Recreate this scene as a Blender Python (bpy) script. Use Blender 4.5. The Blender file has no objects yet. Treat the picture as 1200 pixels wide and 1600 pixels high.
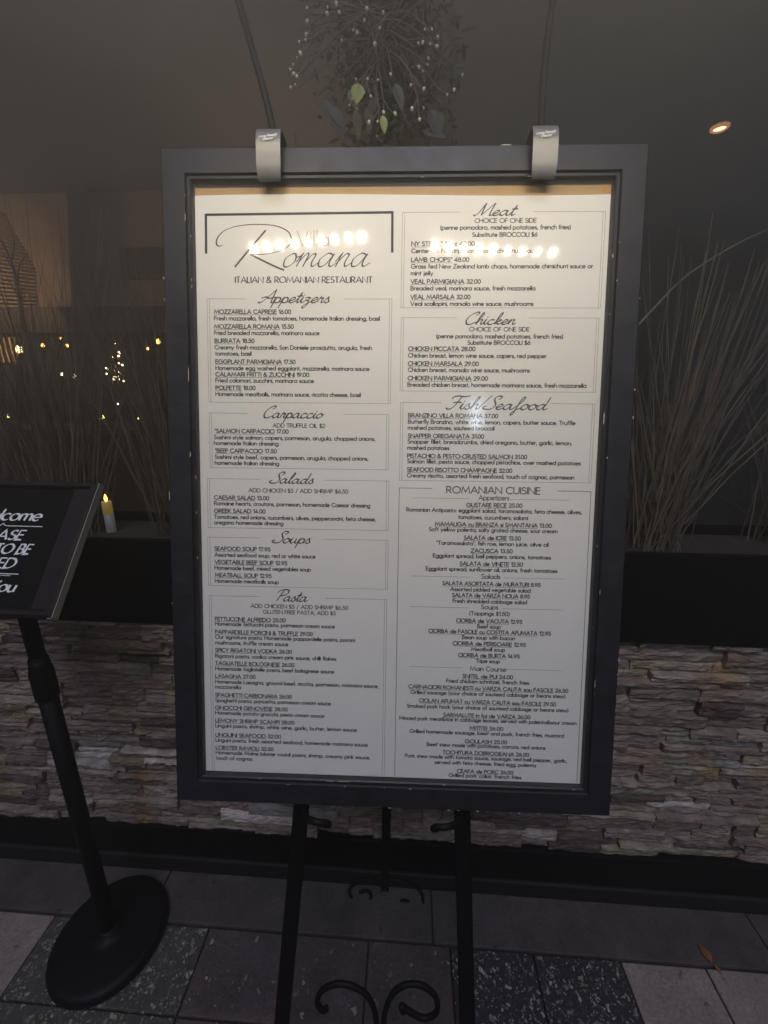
import bpy, bmesh, math, random
from mathutils import Vector, Matrix, noise
R = math.radians
scene = bpy.context.scene
C = scene.collection
# ---------------------------------------------------------------- camera
CAM = Vector((0.0, 0.0, 1.45))
FPX = 627.0
ROT = ((0.998216675650706, 0.05934154045146915, 0.006484599424771567),
       (0.022405978153227438, -0.271768758666349, -0.9621017170528016),
       (-0.05533028642479805, 0.9605312714273275, -0.2726137120805764))   # camera right, down, forward
cd = bpy.data.cameras.new('camera'); cam = bpy.data.objects.new('camera', cd); C.objects.link(cam)
r_, d_, f_ = (Vector(v) for v in ROT)
mw = Matrix.Identity(4)
for i in range(3):
    mw[i][0] = r_[i]; mw[i][1] = -d_[i]; mw[i][2] = -f_[i]; mw[i][3] = CAM[i]
cam.matrix_world = mw
cd.sensor_fit = 'AUTO'; cd.sensor_width = 36.0; cd.lens = FPX / 1600 * 36.0
cd.clip_start = 0.02; cd.clip_end = 300
scene.camera = cam
# ---------------------------------------------------------------- night sky, one soft street-light key
SUN_EL, SUN_AZ = R(58), R(180)          # light comes from behind the camera, high up
w = bpy.data.worlds.new('World'); scene.world = w; w.use_nodes = True
nt = w.node_tree; bg = nt.nodes['Background']
sky = nt.nodes.new('ShaderNodeTexSky'); sky.sky_type = 'NISHITA'; sky.sun_disc = False
sky.sun_elevation = SUN_EL; sky.sun_rotation = SUN_AZ
hs = nt.nodes.new('ShaderNodeHueSaturation'); hs.inputs['Saturation'].default_value = 1.0      # city-lit night air is greyer than a clear sky
nt.links.new(sky.outputs[0], hs.inputs['Color']); nt.links.new(hs.outputs[0], bg.inputs[0]); bg.inputs[1].default_value = 0.028
sd = bpy.data.lights.new('night_key', 'SUN'); sd.energy = 1.75; sd.angle = R(18); sd.color = (0.70, 0.745, 1.0)
so = bpy.data.objects.new('night_key', sd); C.objects.link(so)
so.rotation_euler = Vector((0.03, -math.cos(SUN_EL), math.sin(SUN_EL))).to_track_quat('Z', 'Y').to_euler()
scene.view_settings.view_transform = 'Standard'; scene.view_settings.look = 'None'
scene.view_settings.exposure = 0.0; scene.view_settings.gamma = 1.0
scene.cycles.use_denoising = True; scene.cycles.use_adaptive_sampling = False
scene.cycles.max_bounces = 8; scene.cycles.transparent_max_bounces = 16
scene.cycles.sample_clamp_indirect = 4.0
scene.cycles.caustics_reflective = False; scene.cycles.caustics_refractive = False

# ---------------------------------------------------------------- helpers
def at(px, py, Y):
    """the point of the plane y = Y seen at a pixel of the 1200 x 1600 photograph"""
    v = Vector(((px - 600) / FPX, (py - 800) / FPX, 1))
    d = r_ * v.x + d_ * v.y + f_ * v.z
    return CAM + d * (Y / d.y)
def tag(o, label=None, cat=None, group=None, kind=None):
    for k, v in (('label', label), ('category', cat), ('group', group), ('kind', kind)):
        if v: o[k] = v
    return o
def empty(name, loc=(0, 0, 0), mat=None):
    o = bpy.data.objects.new(name, None); C.objects.link(o); o.empty_display_size = 0.1
    if mat is not None: o.matrix_world = mat
    else: o.location = loc
    return o
def link(name, me, mats, parent=None, smooth=False):
    o = bpy.data.objects.new(name, me); C.objects.link(o)
    for m in (mats if isinstance(mats, (list, tuple)) else [mats]): me.materials.append(m)
    if smooth:
        for p in me.polygons: p.use_smooth = True
    if parent is not None: o.parent = parent
    return o
class MB:
    """collects verts and faces, builds one mesh object"""
    def __init__(s): s.v = []; s.f = []; s.m = []; s.t = []
    def add(s, vs, fs, mi=0, tone=0.5):
        b = len(s.v); s.v += [tuple(p) for p in vs]
        for f in fs: s.f.append(tuple(b + i for i in f)); s.m.append(mi); s.t.append(tone)
    def quad(s, a, b, c, d, mi=0, tone=0.5): s.add([a, b, c, d], [(0, 1, 2, 3)], mi, tone)
    def box(s, x0, x1, y0, y1, z0, z1, mi=0, bev=0.0, tone=0.5):
        if bev <= 0:
            vs = [(x, y, z) for z in (z0, z1) for y in (y0, y1) for x in (x0, x1)]
            s.add(vs, [(0, 2, 3, 1), (4, 5, 7, 6), (0, 1, 5, 4), (2, 6, 7, 3), (0, 4, 6, 2), (1, 3, 7, 5)], mi, tone); return
        bm = bmesh.new(); bmesh.ops.create_cube(bm, size=1)
        for v in bm.verts:
            v.co = Vector(((x0 + x1) / 2 + v.co.x * (x1 - x0), (y0 + y1) / 2 + v.co.y * (y1 - y0), (z0 + z1) / 2 + v.co.z * (z1 - z0)))
        bmesh.ops.bevel(bm, geom=bm.edges[:], offset=bev, segments=2, affect='EDGES', profile=0.5)
        s.bm(bm, mi, tone)
    def bm(s, bm, mi=0, tone=0.5):
        bm.verts.index_update()
        s.add([v.co.copy() for v in bm.verts], [[v.index for v in f.verts] for f in bm.faces], mi, tone); bm.free()
    def tube(s, pts, rad, n=10, mi=0, cap=True, flat=None):
        pts = [Vector(p) for p in pts]; N = len(pts)
        rads = rad if isinstance(rad, (list, tuple)) else [rad] * N
        vs = []; prev = None
        for i, p in enumerate(pts):
            t = (pts[min(i + 1, N - 1)] - pts[max(i - 1, 0)]).normalized()
            if prev is None:
                a = Vector((0, 0, 1)) if abs(t.z) < 0.9 else Vector((1, 0, 0))
                u = t.cross(a).normalized()
            else:
                u = (prev - t * prev.dot(t)).normalized()
            prev = u; w_ = t.cross(u)
            for k in range(n):
                a = 2 * math.pi * k / n
                vs.append(p + u * math.cos(a) * rads[i] + w_ * math.sin(a) * rads[i])
        fs = [(i * n + k, i * n + (k + 1) % n, (i + 1) * n + (k + 1) % n, (i + 1) * n + k) for i in range(N - 1) for k in range(n)]
        if cap: fs += [tuple(reversed(range(n))), tuple((N - 1) * n + k for k in range(n))]
        s.add(vs, fs, mi)
    def lathe(s, prof, n=48, mi=0, ox=0, oy=0):
        N = len(prof)
        vs = [(ox + r * math.cos(2 * math.pi * k / n), oy + r * math.sin(2 * math.pi * k / n), z) for r, z in prof for k in range(n)]
        fs = [(i * n + k, i * n + (k + 1) % n, (i + 1) * n + (k + 1) % n, (i + 1) * n + k) for i in range(N - 1) for k in range(n)]
        fs += [tuple(reversed(range(n))), tuple((N - 1) * n + k for k in range(n))]
        s.add(vs, fs, mi)
    def build(s, name, mats, parent=None, smooth=False, tone=False):
        me = bpy.data.meshes.new(name); me.from_pydata(s.v, [], s.f); me.update()
        o = link(name, me, mats, parent, smooth)
        if any(s.m): me.polygons.foreach_set('material_index', s.m)
        if tone:
            at_ = me.attributes.new('tone', 'FLOAT', 'FACE'); at_.data.foreach_set('value', s.t)
        return o
def spline(pts, n=6):
    """Catmull-Rom through the points"""
    P = [Vector(p) for p in pts]; out = []
    if len(P) < 3: return P
    for i in range(len(P) - 1):
        p0 = P[i - 1] if i else P[0] * 2 - P[1]
        p1, p2 = P[i], P[i + 1]
        p3 = P[i + 2] if i + 2 < len(P) else P[-1] * 2 - P[-2]
        for k in range(n):
            t = k / n
            out.append(0.5 * ((2 * p1) + (p2 - p0) * t + (2 * p0 - 5 * p1 + 4 * p2 - p3) * t * t + (3 * p1 - p0 - 3 * p2 + p3) * t ** 3))
    out.append(P[-1]); return out

# ---------------------------------------------------------------- materials
def mat(name, col, rough=0.6, spec=0.5, metal=0.0, vary=0.0, scale=20.0, bump=0.0, bscale=60.0, emit=None, estr=0.0, coat=0.0, stretch=None, rvary=0.0):
    m = bpy.data.materials.new(name); m.use_nodes = True
    n = m.node_tree.nodes; l = m.node_tree.links; b = n['Principled BSDF']
    b.inputs['Base Color'].default_value = (*col, 1); b.inputs['Roughness'].default_value = rough
    b.inputs['Specular IOR Level'].default_value = spec; b.inputs['Metallic'].default_value = metal
    b.inputs['Coat Weight'].default_value = coat
    tc = n.new('ShaderNodeTexCoord'); src = tc.outputs['Object']
    if stretch:
        mp = n.new('ShaderNodeMapping'); mp.inputs['Scale'].default_value = stretch
        l.new(src, mp.inputs[0]); src = mp.outputs[0]
    if vary > 0 or rvary > 0:
        t = n.new('ShaderNodeTexNoise'); t.inputs['Scale'].default_value = scale; t.inputs['Detail'].default_value = 6
        t.inputs['Roughness'].default_value = 0.65; l.new(src, t.inputs['Vector'])
        if vary > 0:
            mr = n.new('ShaderNodeMapRange'); mr.inputs[1].default_value = 0.25; mr.inputs[2].default_value = 0.75
            mr.inputs[3].default_value = 1 - vary; mr.inputs[4].default_value = 1 + vary; l.new(t.outputs['Fac'], mr.inputs[0])
            mx = n.new('ShaderNodeVectorMath'); mx.operation = 'SCALE'; mx.inputs[0].default_value = col
            l.new(mr.outputs[0], mx.inputs['Scale']); l.new(mx.outputs[0], b.inputs['Base Color'])
        if rvary > 0:
            mr2 = n.new('ShaderNodeMapRange'); mr2.inputs[1].default_value = 0.3; mr2.inputs[2].default_value = 0.7
            mr2.inputs[3].default_value = max(0, rough - rvary); mr2.inputs[4].default_value = min(1, rough + rvary)
            l.new(t.outputs['Fac'], mr2.inputs[0]); l.new(mr2.outputs[0], b.inputs['Roughness'])
    if bump > 0:
        t2 = n.new('ShaderNodeTexNoise'); t2.inputs['Scale'].default_value = bscale; t2.inputs['Detail'].default_value = 5
        l.new(src, t2.inputs['Vector'])
        bp = n.new('ShaderNodeBump'); bp.inputs['Strength'].default_value = bump; bp.inputs['Distance'].default_value = 0.004
        l.new(t2.outputs['Fac'], bp.inputs['Height']); l.new(bp.outputs[0], b.inputs['Normal'])
    if emit:
        b.inputs['Emission Color'].default_value = (*emit, 1); b.inputs['Emission Strength'].default_value = estr
    return m
def glass(name, dust_veil=0.0, halo=0.0, dust_veil_col=(0.6, 0.6, 0.6), rough=0.0, scratch=0.0, tint=(1, 1, 1), dscale=6.0):
    """clear sheet: what is behind shows through, the surface mirrors by Fresnel, a little dust scatters"""
    m = bpy.data.materials.new(name); m.use_nodes = True
    n = m.node_tree.nodes; l = m.node_tree.links; n.clear()
    out = n.new('ShaderNodeOutputMaterial'); tr = n.new('ShaderNodeBsdfTransparent'); tr.inputs[0].default_value = (*tint, 1)
    gl = n.new('ShaderNodeBsdfGlossy'); gl.inputs['Roughness'].default_value = rough
    fr = n.new('ShaderNodeFresnel'); fr.inputs[0].default_value = 1.49
    ge = n.new('ShaderNodeNewGeometry'); om = n.new('ShaderNodeMath'); om.operation = 'SUBTRACT'; om.inputs[0].default_value = 1
    l.new(ge.outputs['Backfacing'], om.inputs[1])          # the mirror is the outer face of the sheet
    mfr = n.new('ShaderNodeMath'); mfr.operation = 'MULTIPLY'; l.new(fr.outputs[0], mfr.inputs[0]); l.new(om.outputs[0], mfr.inputs[1])
    mx = n.new('ShaderNodeMixShader'); l.new(mfr.outputs[0], mx.inputs[0]); l.new(tr.outputs[0], mx.inputs[1])
    gsock = gl.outputs[0]
    if halo > 0:      # fine scratches spread part of the mirror image
        g2 = n.new('ShaderNodeBsdfGlossy'); g2.inputs['Roughness'].default_value = .30
        mh = n.new('ShaderNodeMixShader'); mh.inputs[0].default_value = halo; l.new(gl.outputs[0], mh.inputs[1]); l.new(g2.outputs[0], mh.inputs[2]); gsock = mh.outputs[0]
    l.new(gsock, mx.inputs[2])
    last = mx.outputs[0]
    tc = n.new('ShaderNodeTexCoord')
    if scratch > 0:
        t = n.new('ShaderNodeTexNoise'); t.inputs['Scale'].default_value = 9; t.inputs['Detail'].default_value = 8
        l.new(tc.outputs['Object'], t.inputs['Vector'])
        mr = n.new('ShaderNodeMapRange'); mr.inputs[1].default_value = 0.4; mr.inputs[2].default_value = 0.75
        mr.inputs[3].default_value = rough; mr.inputs[4].default_value = rough + scratch
        l.new(t.outputs['Fac'], mr.inputs[0]); l.new(mr.outputs[0], gl.inputs['Roughness'])
    if dust_veil > 0:
        df = n.new('ShaderNodeBsdfDiffuse'); df.inputs[0].default_value = (*dust_veil_col, 1)
        t = n.new('ShaderNodeTexNoise'); t.inputs['Scale'].default_value = dscale; t.inputs['Detail'].default_value = 6
        t.inputs['Roughness'].default_value = 0.6; l.new(tc.outputs['Object'], t.inputs['Vector'])
        mr = n.new('ShaderNodeMapRange'); mr.inputs[1].default_value = 0.3; mr.inputs[2].default_value = 0.75
        mr.inputs[3].default_value = dust_veil * 0.5; mr.inputs[4].default_value = dust_veil * 1.6
        l.new(t.outputs['Fac'], mr.inputs[0])
        m2 = n.new('ShaderNodeMixShader'); l.new(mr.outputs[0], m2.inputs[0]); l.new(last, m2.inputs[1]); l.new(df.outputs[0], m2.inputs[2])
        last = m2.outputs[0]
    l.new(last, out.inputs[0]); return m

# ---------------------------------------------------------------- lettering: glyphs as pen strokes
def arc(cx, cy, rx, ry, a0, a1, n=10):
    return [(cx + rx * math.cos(R(a0 + (a1 - a0) * k / n)), cy + ry * math.sin(R(a0 + (a1 - a0) * k / n))) for k in range(n + 1)]
def P(*a): return [(a[i], a[i + 1]) for i in range(0, len(a), 2)]
def circ(cx, cy, r): return arc(cx, cy, r, r, 0, 360, 16)
def dot(x, y): return P(x, y - .35, x, y + .35)
X = 4.4   # x-height; capital height is 7
hx = X / 2
GEO = {
 'A': (6, [P(0, 0, 3, 7, 6, 0), P(1.1, 2.3, 4.9, 2.3)]),
 'B': (4.2, [P(0, 3.7, 1.7, 3.7) + arc(2, 1.85, 1.85, 1.85, 90, -90) + P(0, 0, 0, 7) + arc(1.7, 5.35, 1.65, 1.65, 90, -90)]),
 'C': (5.6, [arc(3.4, 3.5, 3.4, 3.5, 48, 312, 14)]),
 'D': (5.3, [P(0, 0, 0, 7) + arc(1.8, 3.5, 3.5, 3.5, 90, -90, 12) + P(0, 0)]),
 'E': (3.4, [P(3.4, 7, 0, 7, 0, 0, 3.4, 0), P(0, 3.7, 3.2, 3.7)]),
 'F': (3.3, [P(3.3, 7, 0, 7, 0, 0), P(0, 3.6, 3.1, 3.6)]),
 'G': (6.9, [arc(3.5, 3.5, 3.5, 3.5, 45, 360, 16) + P(3.9, 3.5)]),
 'H': (5, [P(0, 0, 0, 7), P(5, 0, 5, 7), P(0, 3.8, 5, 3.8)]),
 'I': (0.2, [P(.1, 0, .1, 7)]),
 'J': (2.4, [P(2.3, 7, 2.3, 1.4) + arc(1.1, 1.3, 1.2, 1.4, 0, -140)]),
 'K': (4.6, [P(0, 0, 0, 7), P(4.2, 7, .3, 3.6, 4.6, 0)]),
 'L': (3.1, [P(0, 7, 0, 0, 3.1, 0)]),
 'M': (7.2, [P(0, 0, 1, 7, 3.6, 1.2, 6.2, 7, 7.2, 0)]),
 'N': (5.4, [P(0, 0, 0, 7, 5.4, 0, 5.4, 7)]),
 'O': (7, [circ(3.5, 3.5, 3.5)]),
 'P': (3.8, [P(0, 0, 0, 7) + arc(1.8, 5.1, 1.9, 1.9, 90, -90) + P(0, 3.2)]),
 'Q': (7, [circ(3.5, 3.5, 3.5), P(4.2, 2.4, 6.8, -.4)]),
 'R': (4.2, [P(0, 0, 0, 7) + arc(1.8, 5.1, 1.9, 1.9, 90, -90) + P(0, 3.2), P(1.6, 3.2, 4.2, 0)]),
 'S': (3.6, [arc(1.85, 5.3, 1.6, 1.7, 35, 270, 9) + arc(1.75, 1.8, 1.85, 1.8, 90, -150, 9)]),
 'T': (4.2, [P(0, 7, 4.2, 7), P(2.1, 7, 2.1, 0)]),
 'U': (4.8, [P(0, 7, 0, 2.4) + arc(2.4, 2.3, 2.4, 2.3, 180, 360) + P(4.8, 7)]),
 'V': (5.4, [P(0, 7, 2.7, 0, 5.4, 7)]),
 'W': (8.2, [P(0, 7, 2.1, 0, 4.1, 6.6, 6.1, 0, 8.2, 7)]),
 'X': (4.8, [P(0, 7, 4.8, 0), P(0, 0, 4.6, 7)]),
 'Y': (4.8, [P(0, 7, 2.4, 3.2, 4.8, 7), P(2.4, 3.2, 2.4, 0)]),
 'Z': (4.6, [P(.2, 7, 4.6, 7, 0, 0, 4.6, 0)]),
 'a': (4.4, [circ(2.2, hx, 2.15), P(4.4, X, 4.4, 0)]),
 'b': (4.4, [circ(2.2, hx, 2.15), P(0, 7.4, 0, 0)]),
 'c': (3.5, [arc(2.2, hx, 2.2, 2.2, 50, 310)]),
 'd': (4.4, [circ(2.2, hx, 2.15), P(4.4, 7.4, 4.4, 0)]),
 'e': (4.3, [P(.1, 2.3, 4.2, 2.3) + arc(2.2, hx, 2.1, 2.2, 5, 318, 14)]),
 'f': (2.1, [arc(2, 6.2, 1.1, 1.2, 75, 180, 5) + P(.9, 0), P(0, X, 2, X)]),
 'g': (4.4, [circ(2.2, hx, 2.15), P(4.4, X, 4.4, -.2) + arc(2.3, -.3, 2.1, 1.8, 0, -155, 8)]),
 'h': (3.5, [P(0, 0, 0, 7.4), P(0, 2.4) + arc(1.75, 2.6, 1.75, 1.8, 180, 0, 8) + P(3.5, 0)]),
 'i': (.2, [P(.1, 0, .1, X), dot(.1, 6.1)]),
 'j': (.6, [P(.5, X, .5, -1.9), dot(.5, 6.1)]),
 'k': (3.4, [P(0, 0, 0, 7.4), P(3.1, X, .2, 2.3, 3.4, 0)]),
 'l': (.2, [P(.1, 0, .1, 7.4)]),
 'm': (5.8, [P(0, 0, 0, X), P(0, 2.6) + arc(1.45, 2.8, 1.45, 1.6, 180, 0, 8) + P(2.9, 0), P(2.9, 2.6) + arc(4.35, 2.8, 1.45, 1.6, 180, 0, 8) + P(5.8, 0)]),
 'n': (3.5, [P(0, 0, 0, X), P(0, 2.4) + arc(1.75, 2.6, 1.75, 1.8, 180, 0, 8) + P(3.5, 0)]),
 'o': (4.4, [circ(2.2, hx, 2.2)]),
 'p': (4.4, [circ(2.2, hx, 2.15), P(0, X, 0, -2.1)]),
 'q': (4.4, [circ(2.2, hx, 2.15), P(4.4, X, 4.4, -2.1)]),
 'r': (1.9, [P(0, 0, 0, X), P(0, 2.6) + arc(1.6, 2.8, 1.6, 1.5, 180, 75, 6)]),
 's': (2.5, [arc(1.25, 3.3, 1.1, 1.05, 35, 260, 8) + arc(1.25, 1.15, 1.25, 1.1, 95, -150, 8)]),
 't': (2, [P(1, 6.2, 1, 0), P(0, X, 2, X)]),
 'u': (3.5, [P(0, X, 0, 1.8) + arc(1.75, 1.8, 1.75, 1.8, 180, 360, 8) + P(3.5, X), P(3.5, 1.8, 3.5, 0)]),
 'v': (3.6, [P(0, X, 1.8, 0, 3.6, X)]),
 'w': (5.8, [P(0, X, 1.4, 0, 2.9, X, 4.4, 0, 5.8, X)]),
 'x': (3.4, [P(0, X, 3.4, 0), P(0, 0, 3.4, X)]),
 'y': (3.6, [P(0, X, 1.9, .2), P(3.6, X, .9, -2.1)]),
 'z': (3.4, [P(0, X, 3.3, X, 0, 0, 3.4, 0)]),
 '0': (4, [arc(2, 3.5, 2, 3.5, 0, 360, 16)]),
 '1': (1.9, [P(0, 5.6, 1.7, 7, 1.7, 0)]),
 '2': (3.8, [arc(1.9, 5.1, 1.8, 1.9, 170, -35, 9) + P(0, 0, 3.8, 0)]),
 '3': (3.8, [arc(1.8, 5.35, 1.6, 1.65, 160, -90, 9) + arc(1.8, 1.85, 1.95, 1.85, 90, -160, 9)]),
 '4': (4.2, [P(3.1, 0, 3.1, 7, 0, 1.8, 4.2, 1.8)]),
 '5': (3.8, [P(3.4, 7, 1, 7, .5, 4) + arc(1.7, 2.3, 2.1, 2.3, 120, -150, 10)]),
 '6': (4, [P(2.9, 7, .4, 3.2), circ(2, 2.1, 2.0)]),
 '7': (3.6, [P(0, 7, 3.6, 7, 1, 0)]),
 '8': (3.8, [circ(1.9, 5.3, 1.6), circ(1.9, 1.9, 1.9)]),
 '9': (4, [P(1.1, 0, 3.6, 3.8), circ(2, 4.9, 2.0)]),
 '.': (.6, [P(.3, 0, .3, .7)]), ',': (.7, [P(.5, .7, .1, -1)]), ':': (.6, [P(.3, 0, .3, .7), P(.3, 3, .3, 3.7)]),
 '$': (3.6, [arc(1.85, 5.1, 1.6, 1.6, 35, 270, 9) + arc(1.75, 1.8, 1.85, 1.7, 90, -150, 9), P(1.8, 7.8, 1.8, -.8)]),
 '/': (3, [P(0, -.8, 3, 7.6)]), '-': (1.9, [P(.1, 2.4, 1.8, 2.4)]), '*': (1.8, [P(.9, 7.2, .9, 5.2), P(0, 6.6, 1.8, 5.8), P(0, 5.8, 1.8, 6.6)]),
 '(': (1.5, [arc(3.4, 3, 3, 5.2, 130, 230, 8)]), ')': (1.5, [arc(-1.9, 3, 3, 5.2, 50, -50, 8)]),
 '"': (1.4, [P(.2, 7.2, .2, 5.4), P(1.2, 7.2, 1.2, 5.4)]),
 '&': (5.2, [P(5.2, 0, 1.2, 4.7) + arc(2.1, 5.7, 1.25, 1.3, 215, -40, 8) + P(.9, 3.3) + arc(1.9, 1.75, 1.9, 1.8, 130, 300, 8) + P(4.9, 3)]),
}
def S(*a): return [(p.x, p.y) for p in spline([(a[i], a[i + 1], 0) for i in range(0, len(a), 2)], 5)]
SCRIPT = {
 'a': (4.4, [S(3.2, 3.5, 1.9, 4, .4, 2.3, .7, .2, 2.1, .6, 3.4, 3.9), S(3.4, 3.9, 3.0, 1.2, 3.6, .1, 4.9, 1.2)]),
 'c': (3.3, [S(2.8, 3.1, 2.3, 4, 1, 3.5, .3, 1.8, .9, .1, 2.3, .2, 3.7, 1.3)]),
 'd': (4.4, [S(3.2, 3.5, 1.9, 4, .4, 2.3, .7, .2, 2.1, .6, 3.4, 3.9), S(4.1, 9.4, 3.5, 4, 3.0, 1.2, 3.6, .1, 4.9, 1.2)]),
 'e': (3.1, [S(.1, 1.4, 2.3, 2.3, 2.6, 3.5, 1.8, 4, .6, 2.7, .5, .8, 1.5, 0, 3.5, 1.3)]),
 'f': (3, [S(0, .9, 2.3, 5, 3.2, 8.7, 2.6, 9.3, 1.9, 7, 1.3, 1, .9, -3, .3, -4, 0, -3, 1.2, -.3, 3.3, 1.2)]),
 'h': (3.7, [S(0, .9, 1.9, 6, 2.3, 9.2, 1.6, 8.9, 1, 5, .6, 0), S(.7, 1.2, 1.8, 3.6, 2.8, 3.7, 2.6, 1.6, 2.9, .2, 4.1, 1.2)]),
 'i': (1.9, [S(0, 1.2, .9, 4, .6, 1.3, 1.1, .1, 2.3, 1.2), P(1, 5.6, 1.2, 6.3)]),
 'k': (3.4, [S(0, .9, 1.9, 6, 2.3, 9.2, 1.6, 8.9, 1, 5, .6, 0), S(.8, 1.6, 2.3, 3.9, 2.9, 3.1, 1.1, 2, 2.3, .3, 3.8, 1.2)]),
 'l': (2, [S(0, .9, 1.8, 6, 2.2, 8.9, 1.5, 8.9, .8, 4, .8, .7, 1.4, .1, 2.5, 1.2)]),
 'm': (5.3, [S(0, 1.4, .9, 4, .8, 3, .5, 0), S(.7, 1.5, 1.7, 3.7, 2.4, 3.7, 2.1, 0), S(2.3, 1.5, 3.3, 3.7, 4.2, 3.6, 3.9, 1.4, 4.4, .1, 5.6, 1.2)]),
 'n': (3.8, [S(0, 1.4, .9, 4, .8, 3, .5, 0), S(.7, 1.5, 1.8, 3.7, 2.7, 3.6, 2.4, 1.4, 2.9, .1, 4.1, 1.2)]),
 'o': (3.3, [S(1.8, 4, .4, 2.6, .5, .5, 1.6, 0, 2.9, 1.5, 2.6, 3.6, 1.8, 4), S(2.5, 3.5, 3.0, 2.9, 3.8, 3.2)]),
 'p': (3.6, [S(0, 1.4, .9, 4, .4, 0, -.1, -4), S(.6, 2, 1.6, 3.9, 2.9, 3.4, 2.9, 1.2, 1.8, 0, .6, .6), S(2.2, .2, 3.0, .5, 3.9, 1.2)]),
 'r': (2.9, [S(0, 1.2, 1, 4.3, 1.2, 3.5, 2.3, 3.5, 1.9, 1.4, 2.3, .1, 3.3, 1.2)]),
 's': (2.6, [S(0, 1.2, 1.6, 4.3, 1.8, 2.9, 2.3, 1.2, 1.5, 0, .5, .5), S(1.9, .1, 2.8, 1.2)]),
 't': (2.2, [S(0, 1.2, 1.6, 5, 1.7, 7.4, 1, 2, 1.3, .1, 2.6, 1.2), P(.2, 4.9, 2.9, 5.2)]),
 'u': (4, [S(0, 1.4, .8, 4, .5, 1.2, 1.2, 0, 2.4, 1.3, 3, 4), S(3, 4, 2.7, 1.1, 3.3, .1, 4.4, 1.2)]),
 'z': (3.2, [S(.2, 3.4, 1.2, 4, 2.5, 3.5, 1.4, 2, .8, 1.9, 1.9, 1.6, 2.1, -1, 1, -3.8, .2, -3.2, 1, -1.5, 3.5, 1.2)]),
 'A': (5.6, [S(-1.4, .6, -.6, 0, 1.2, 1.9, 5.2, 10), S(5.2, 10, 4.9, 5, 4.7, .9, 5.2, .1, 6.3, 1.2), S(-.4, 3.4, 1.6, 4.4, 3, 3.4, 6.2, 4.2)]),
 'C': (5.2, [S(4.0, 7.4, 5, 8.6, 5.0, 9.8, 3.8, 9.8, 1.6, 7.6, .4, 3.6, 1.2, .4, 3, .1, 5.6, 2)]),
 'S': (4.4, [S(4.3, 7.4, 5.2, 8.6, 5.0, 9.8, 3.8, 10, 2.6, 8.6, 2.9, 6.4, 3.9, 3.8, 3.3, 1, 1.6, 0, -.5, .6, -.8, 2, .3, 2.5)]),
 'P': (4.6, [S(2.9, 9.2, 1.9, 4, 1, 0), S(-.2, 7.2, .6, 8.9, 3.2, 10, 5.6, 9.3, 5.8, 6.9, 3.9, 5, 2.1, 5.0)]),
 'M': (7.2, [S(-.8, .8, 0, .1, 1.2, 2.6, 2.8, 9.8), S(2.8, 9.8, 2.7, 5, 2.6, .3), S(2.6, .3, 4.6, 5, 6.8, 9.8), S(6.8, 9.8, 6.3, 4, 6.2, .6, 6.8, .1, 7.9, 1.2)]),
 'F': (4.8, [S(.4, 7.6, .6, 9.2, 2.4, 9.9, 5.2, 9.4, 7.4, 10.1), S(4, 9.6, 3, 4.4, 1.8, .8, .2, 0, -.8, 1), S(1.4, 4.7, 3, 5.3, 4.9, 5.0)]),
 '/': (2.6, [P(-.6, -.4, 3.4, 10.6)]),
 ' ': (2, []),
}
class Ink:
    """lays pen strokes on the plane (u, v) as a flat sheet; units millimetres"""
    def __init__(s): s.mb = MB(); s.k = 0
    def stroke(s, pts, wid, pen=None, thin=0.35):
        q = [Vector((p[0], p[1])) for p in pts]
        q = [p for i, p in enumerate(q) if i == 0 or (p - q[i - 1]).length > 1e-5]
        if len(q) < 2: return
        closed = (q[0] - q[-1]).length < 1e-3
        s.k += 1; z = 0.02 + 0.004 * (s.k % 5)
        vs = []; N = len(q)
        for i, p in enumerate(q):
            a = q[i - 1] if i else (q[-2] if closed else None)
            b = q[i + 1] if i + 1 < N else (q[1] if closed else None)
            d1 = (p - a).normalized() if a is not None else None
            d2 = (b - p).normalized() if b is not None else None
            if d1 is None: d1 = d2
            if d2 is None: d2 = d1
            n1 = Vector((-d1.y, d1.x)); n2 = Vector((-d2.y, d2.x)); n = n1 + n2
            n = n.normalized() if n.length > 1e-3 else n1
            k = 1 / max(0.45, n.dot(n1))
            wd = wid
            if pen is not None:
                t = (d1 + d2); t = t.normalized() if t.length > 1e-3 else d1
                wd = wid * (thin + (1 - thin) * abs(math.sin(math.atan2(t.y, t.x) - R(pen))))
            e = Vector((0, 0))
            if not closed and pen is None:
                if i == 0: e = -d2 * wd * .25
                elif i == N - 1: e = d1 * wd * .25
            h = n * (wd / 2 * k)
            vs += [(p.x + e.x + h.x, p.y + e.y + h.y, z), (p.x + e.x - h.x, p.y + e.y - h.y, z)]
        s.mb.add(vs, [(2 * i, 2 * i + 1, 2 * i + 3, 2 * i + 2) for i in range(N - 1)])
    def line(s, u0, v0, u1, v1, wid): s.stroke([(u0, v0), (u1, v1)], wid)
    def text(s, txt, u0, v, cap, wid, u1=None, font=GEO, unit=7.0, gap=1.15, space=2.9, slant=0.0, pen=None, thin=.35):
        k = cap / unit; x = 0; items = []
        for ch in txt:
            if ch == ' ' and font is GEO: x += space; continue
            g = font.get(ch) or GEO[ch]
            items.append((x, g)); x += g[0] + (gap if font is GEO else 0)
        x -= gap if font is GEO else 0
        kx = (u1 - u0 - wid * .5) / x if u1 is not None else k
        for gx, g in items:
            for st in g[1]:
                s.stroke([(u0 + wid * .25 + (gx + p[0]) * kx + p[1] * k * slant, v + p[1] * k) for p in st], wid, pen, thin)
        return u0 + x * kx
    def build(s, name, m, parent, f=0.001):
        s.mb.v = [(a * f, b * f, c * f) for a, b, c in s.mb.v]
        return s.mb.build(name, m, parent)

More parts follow.
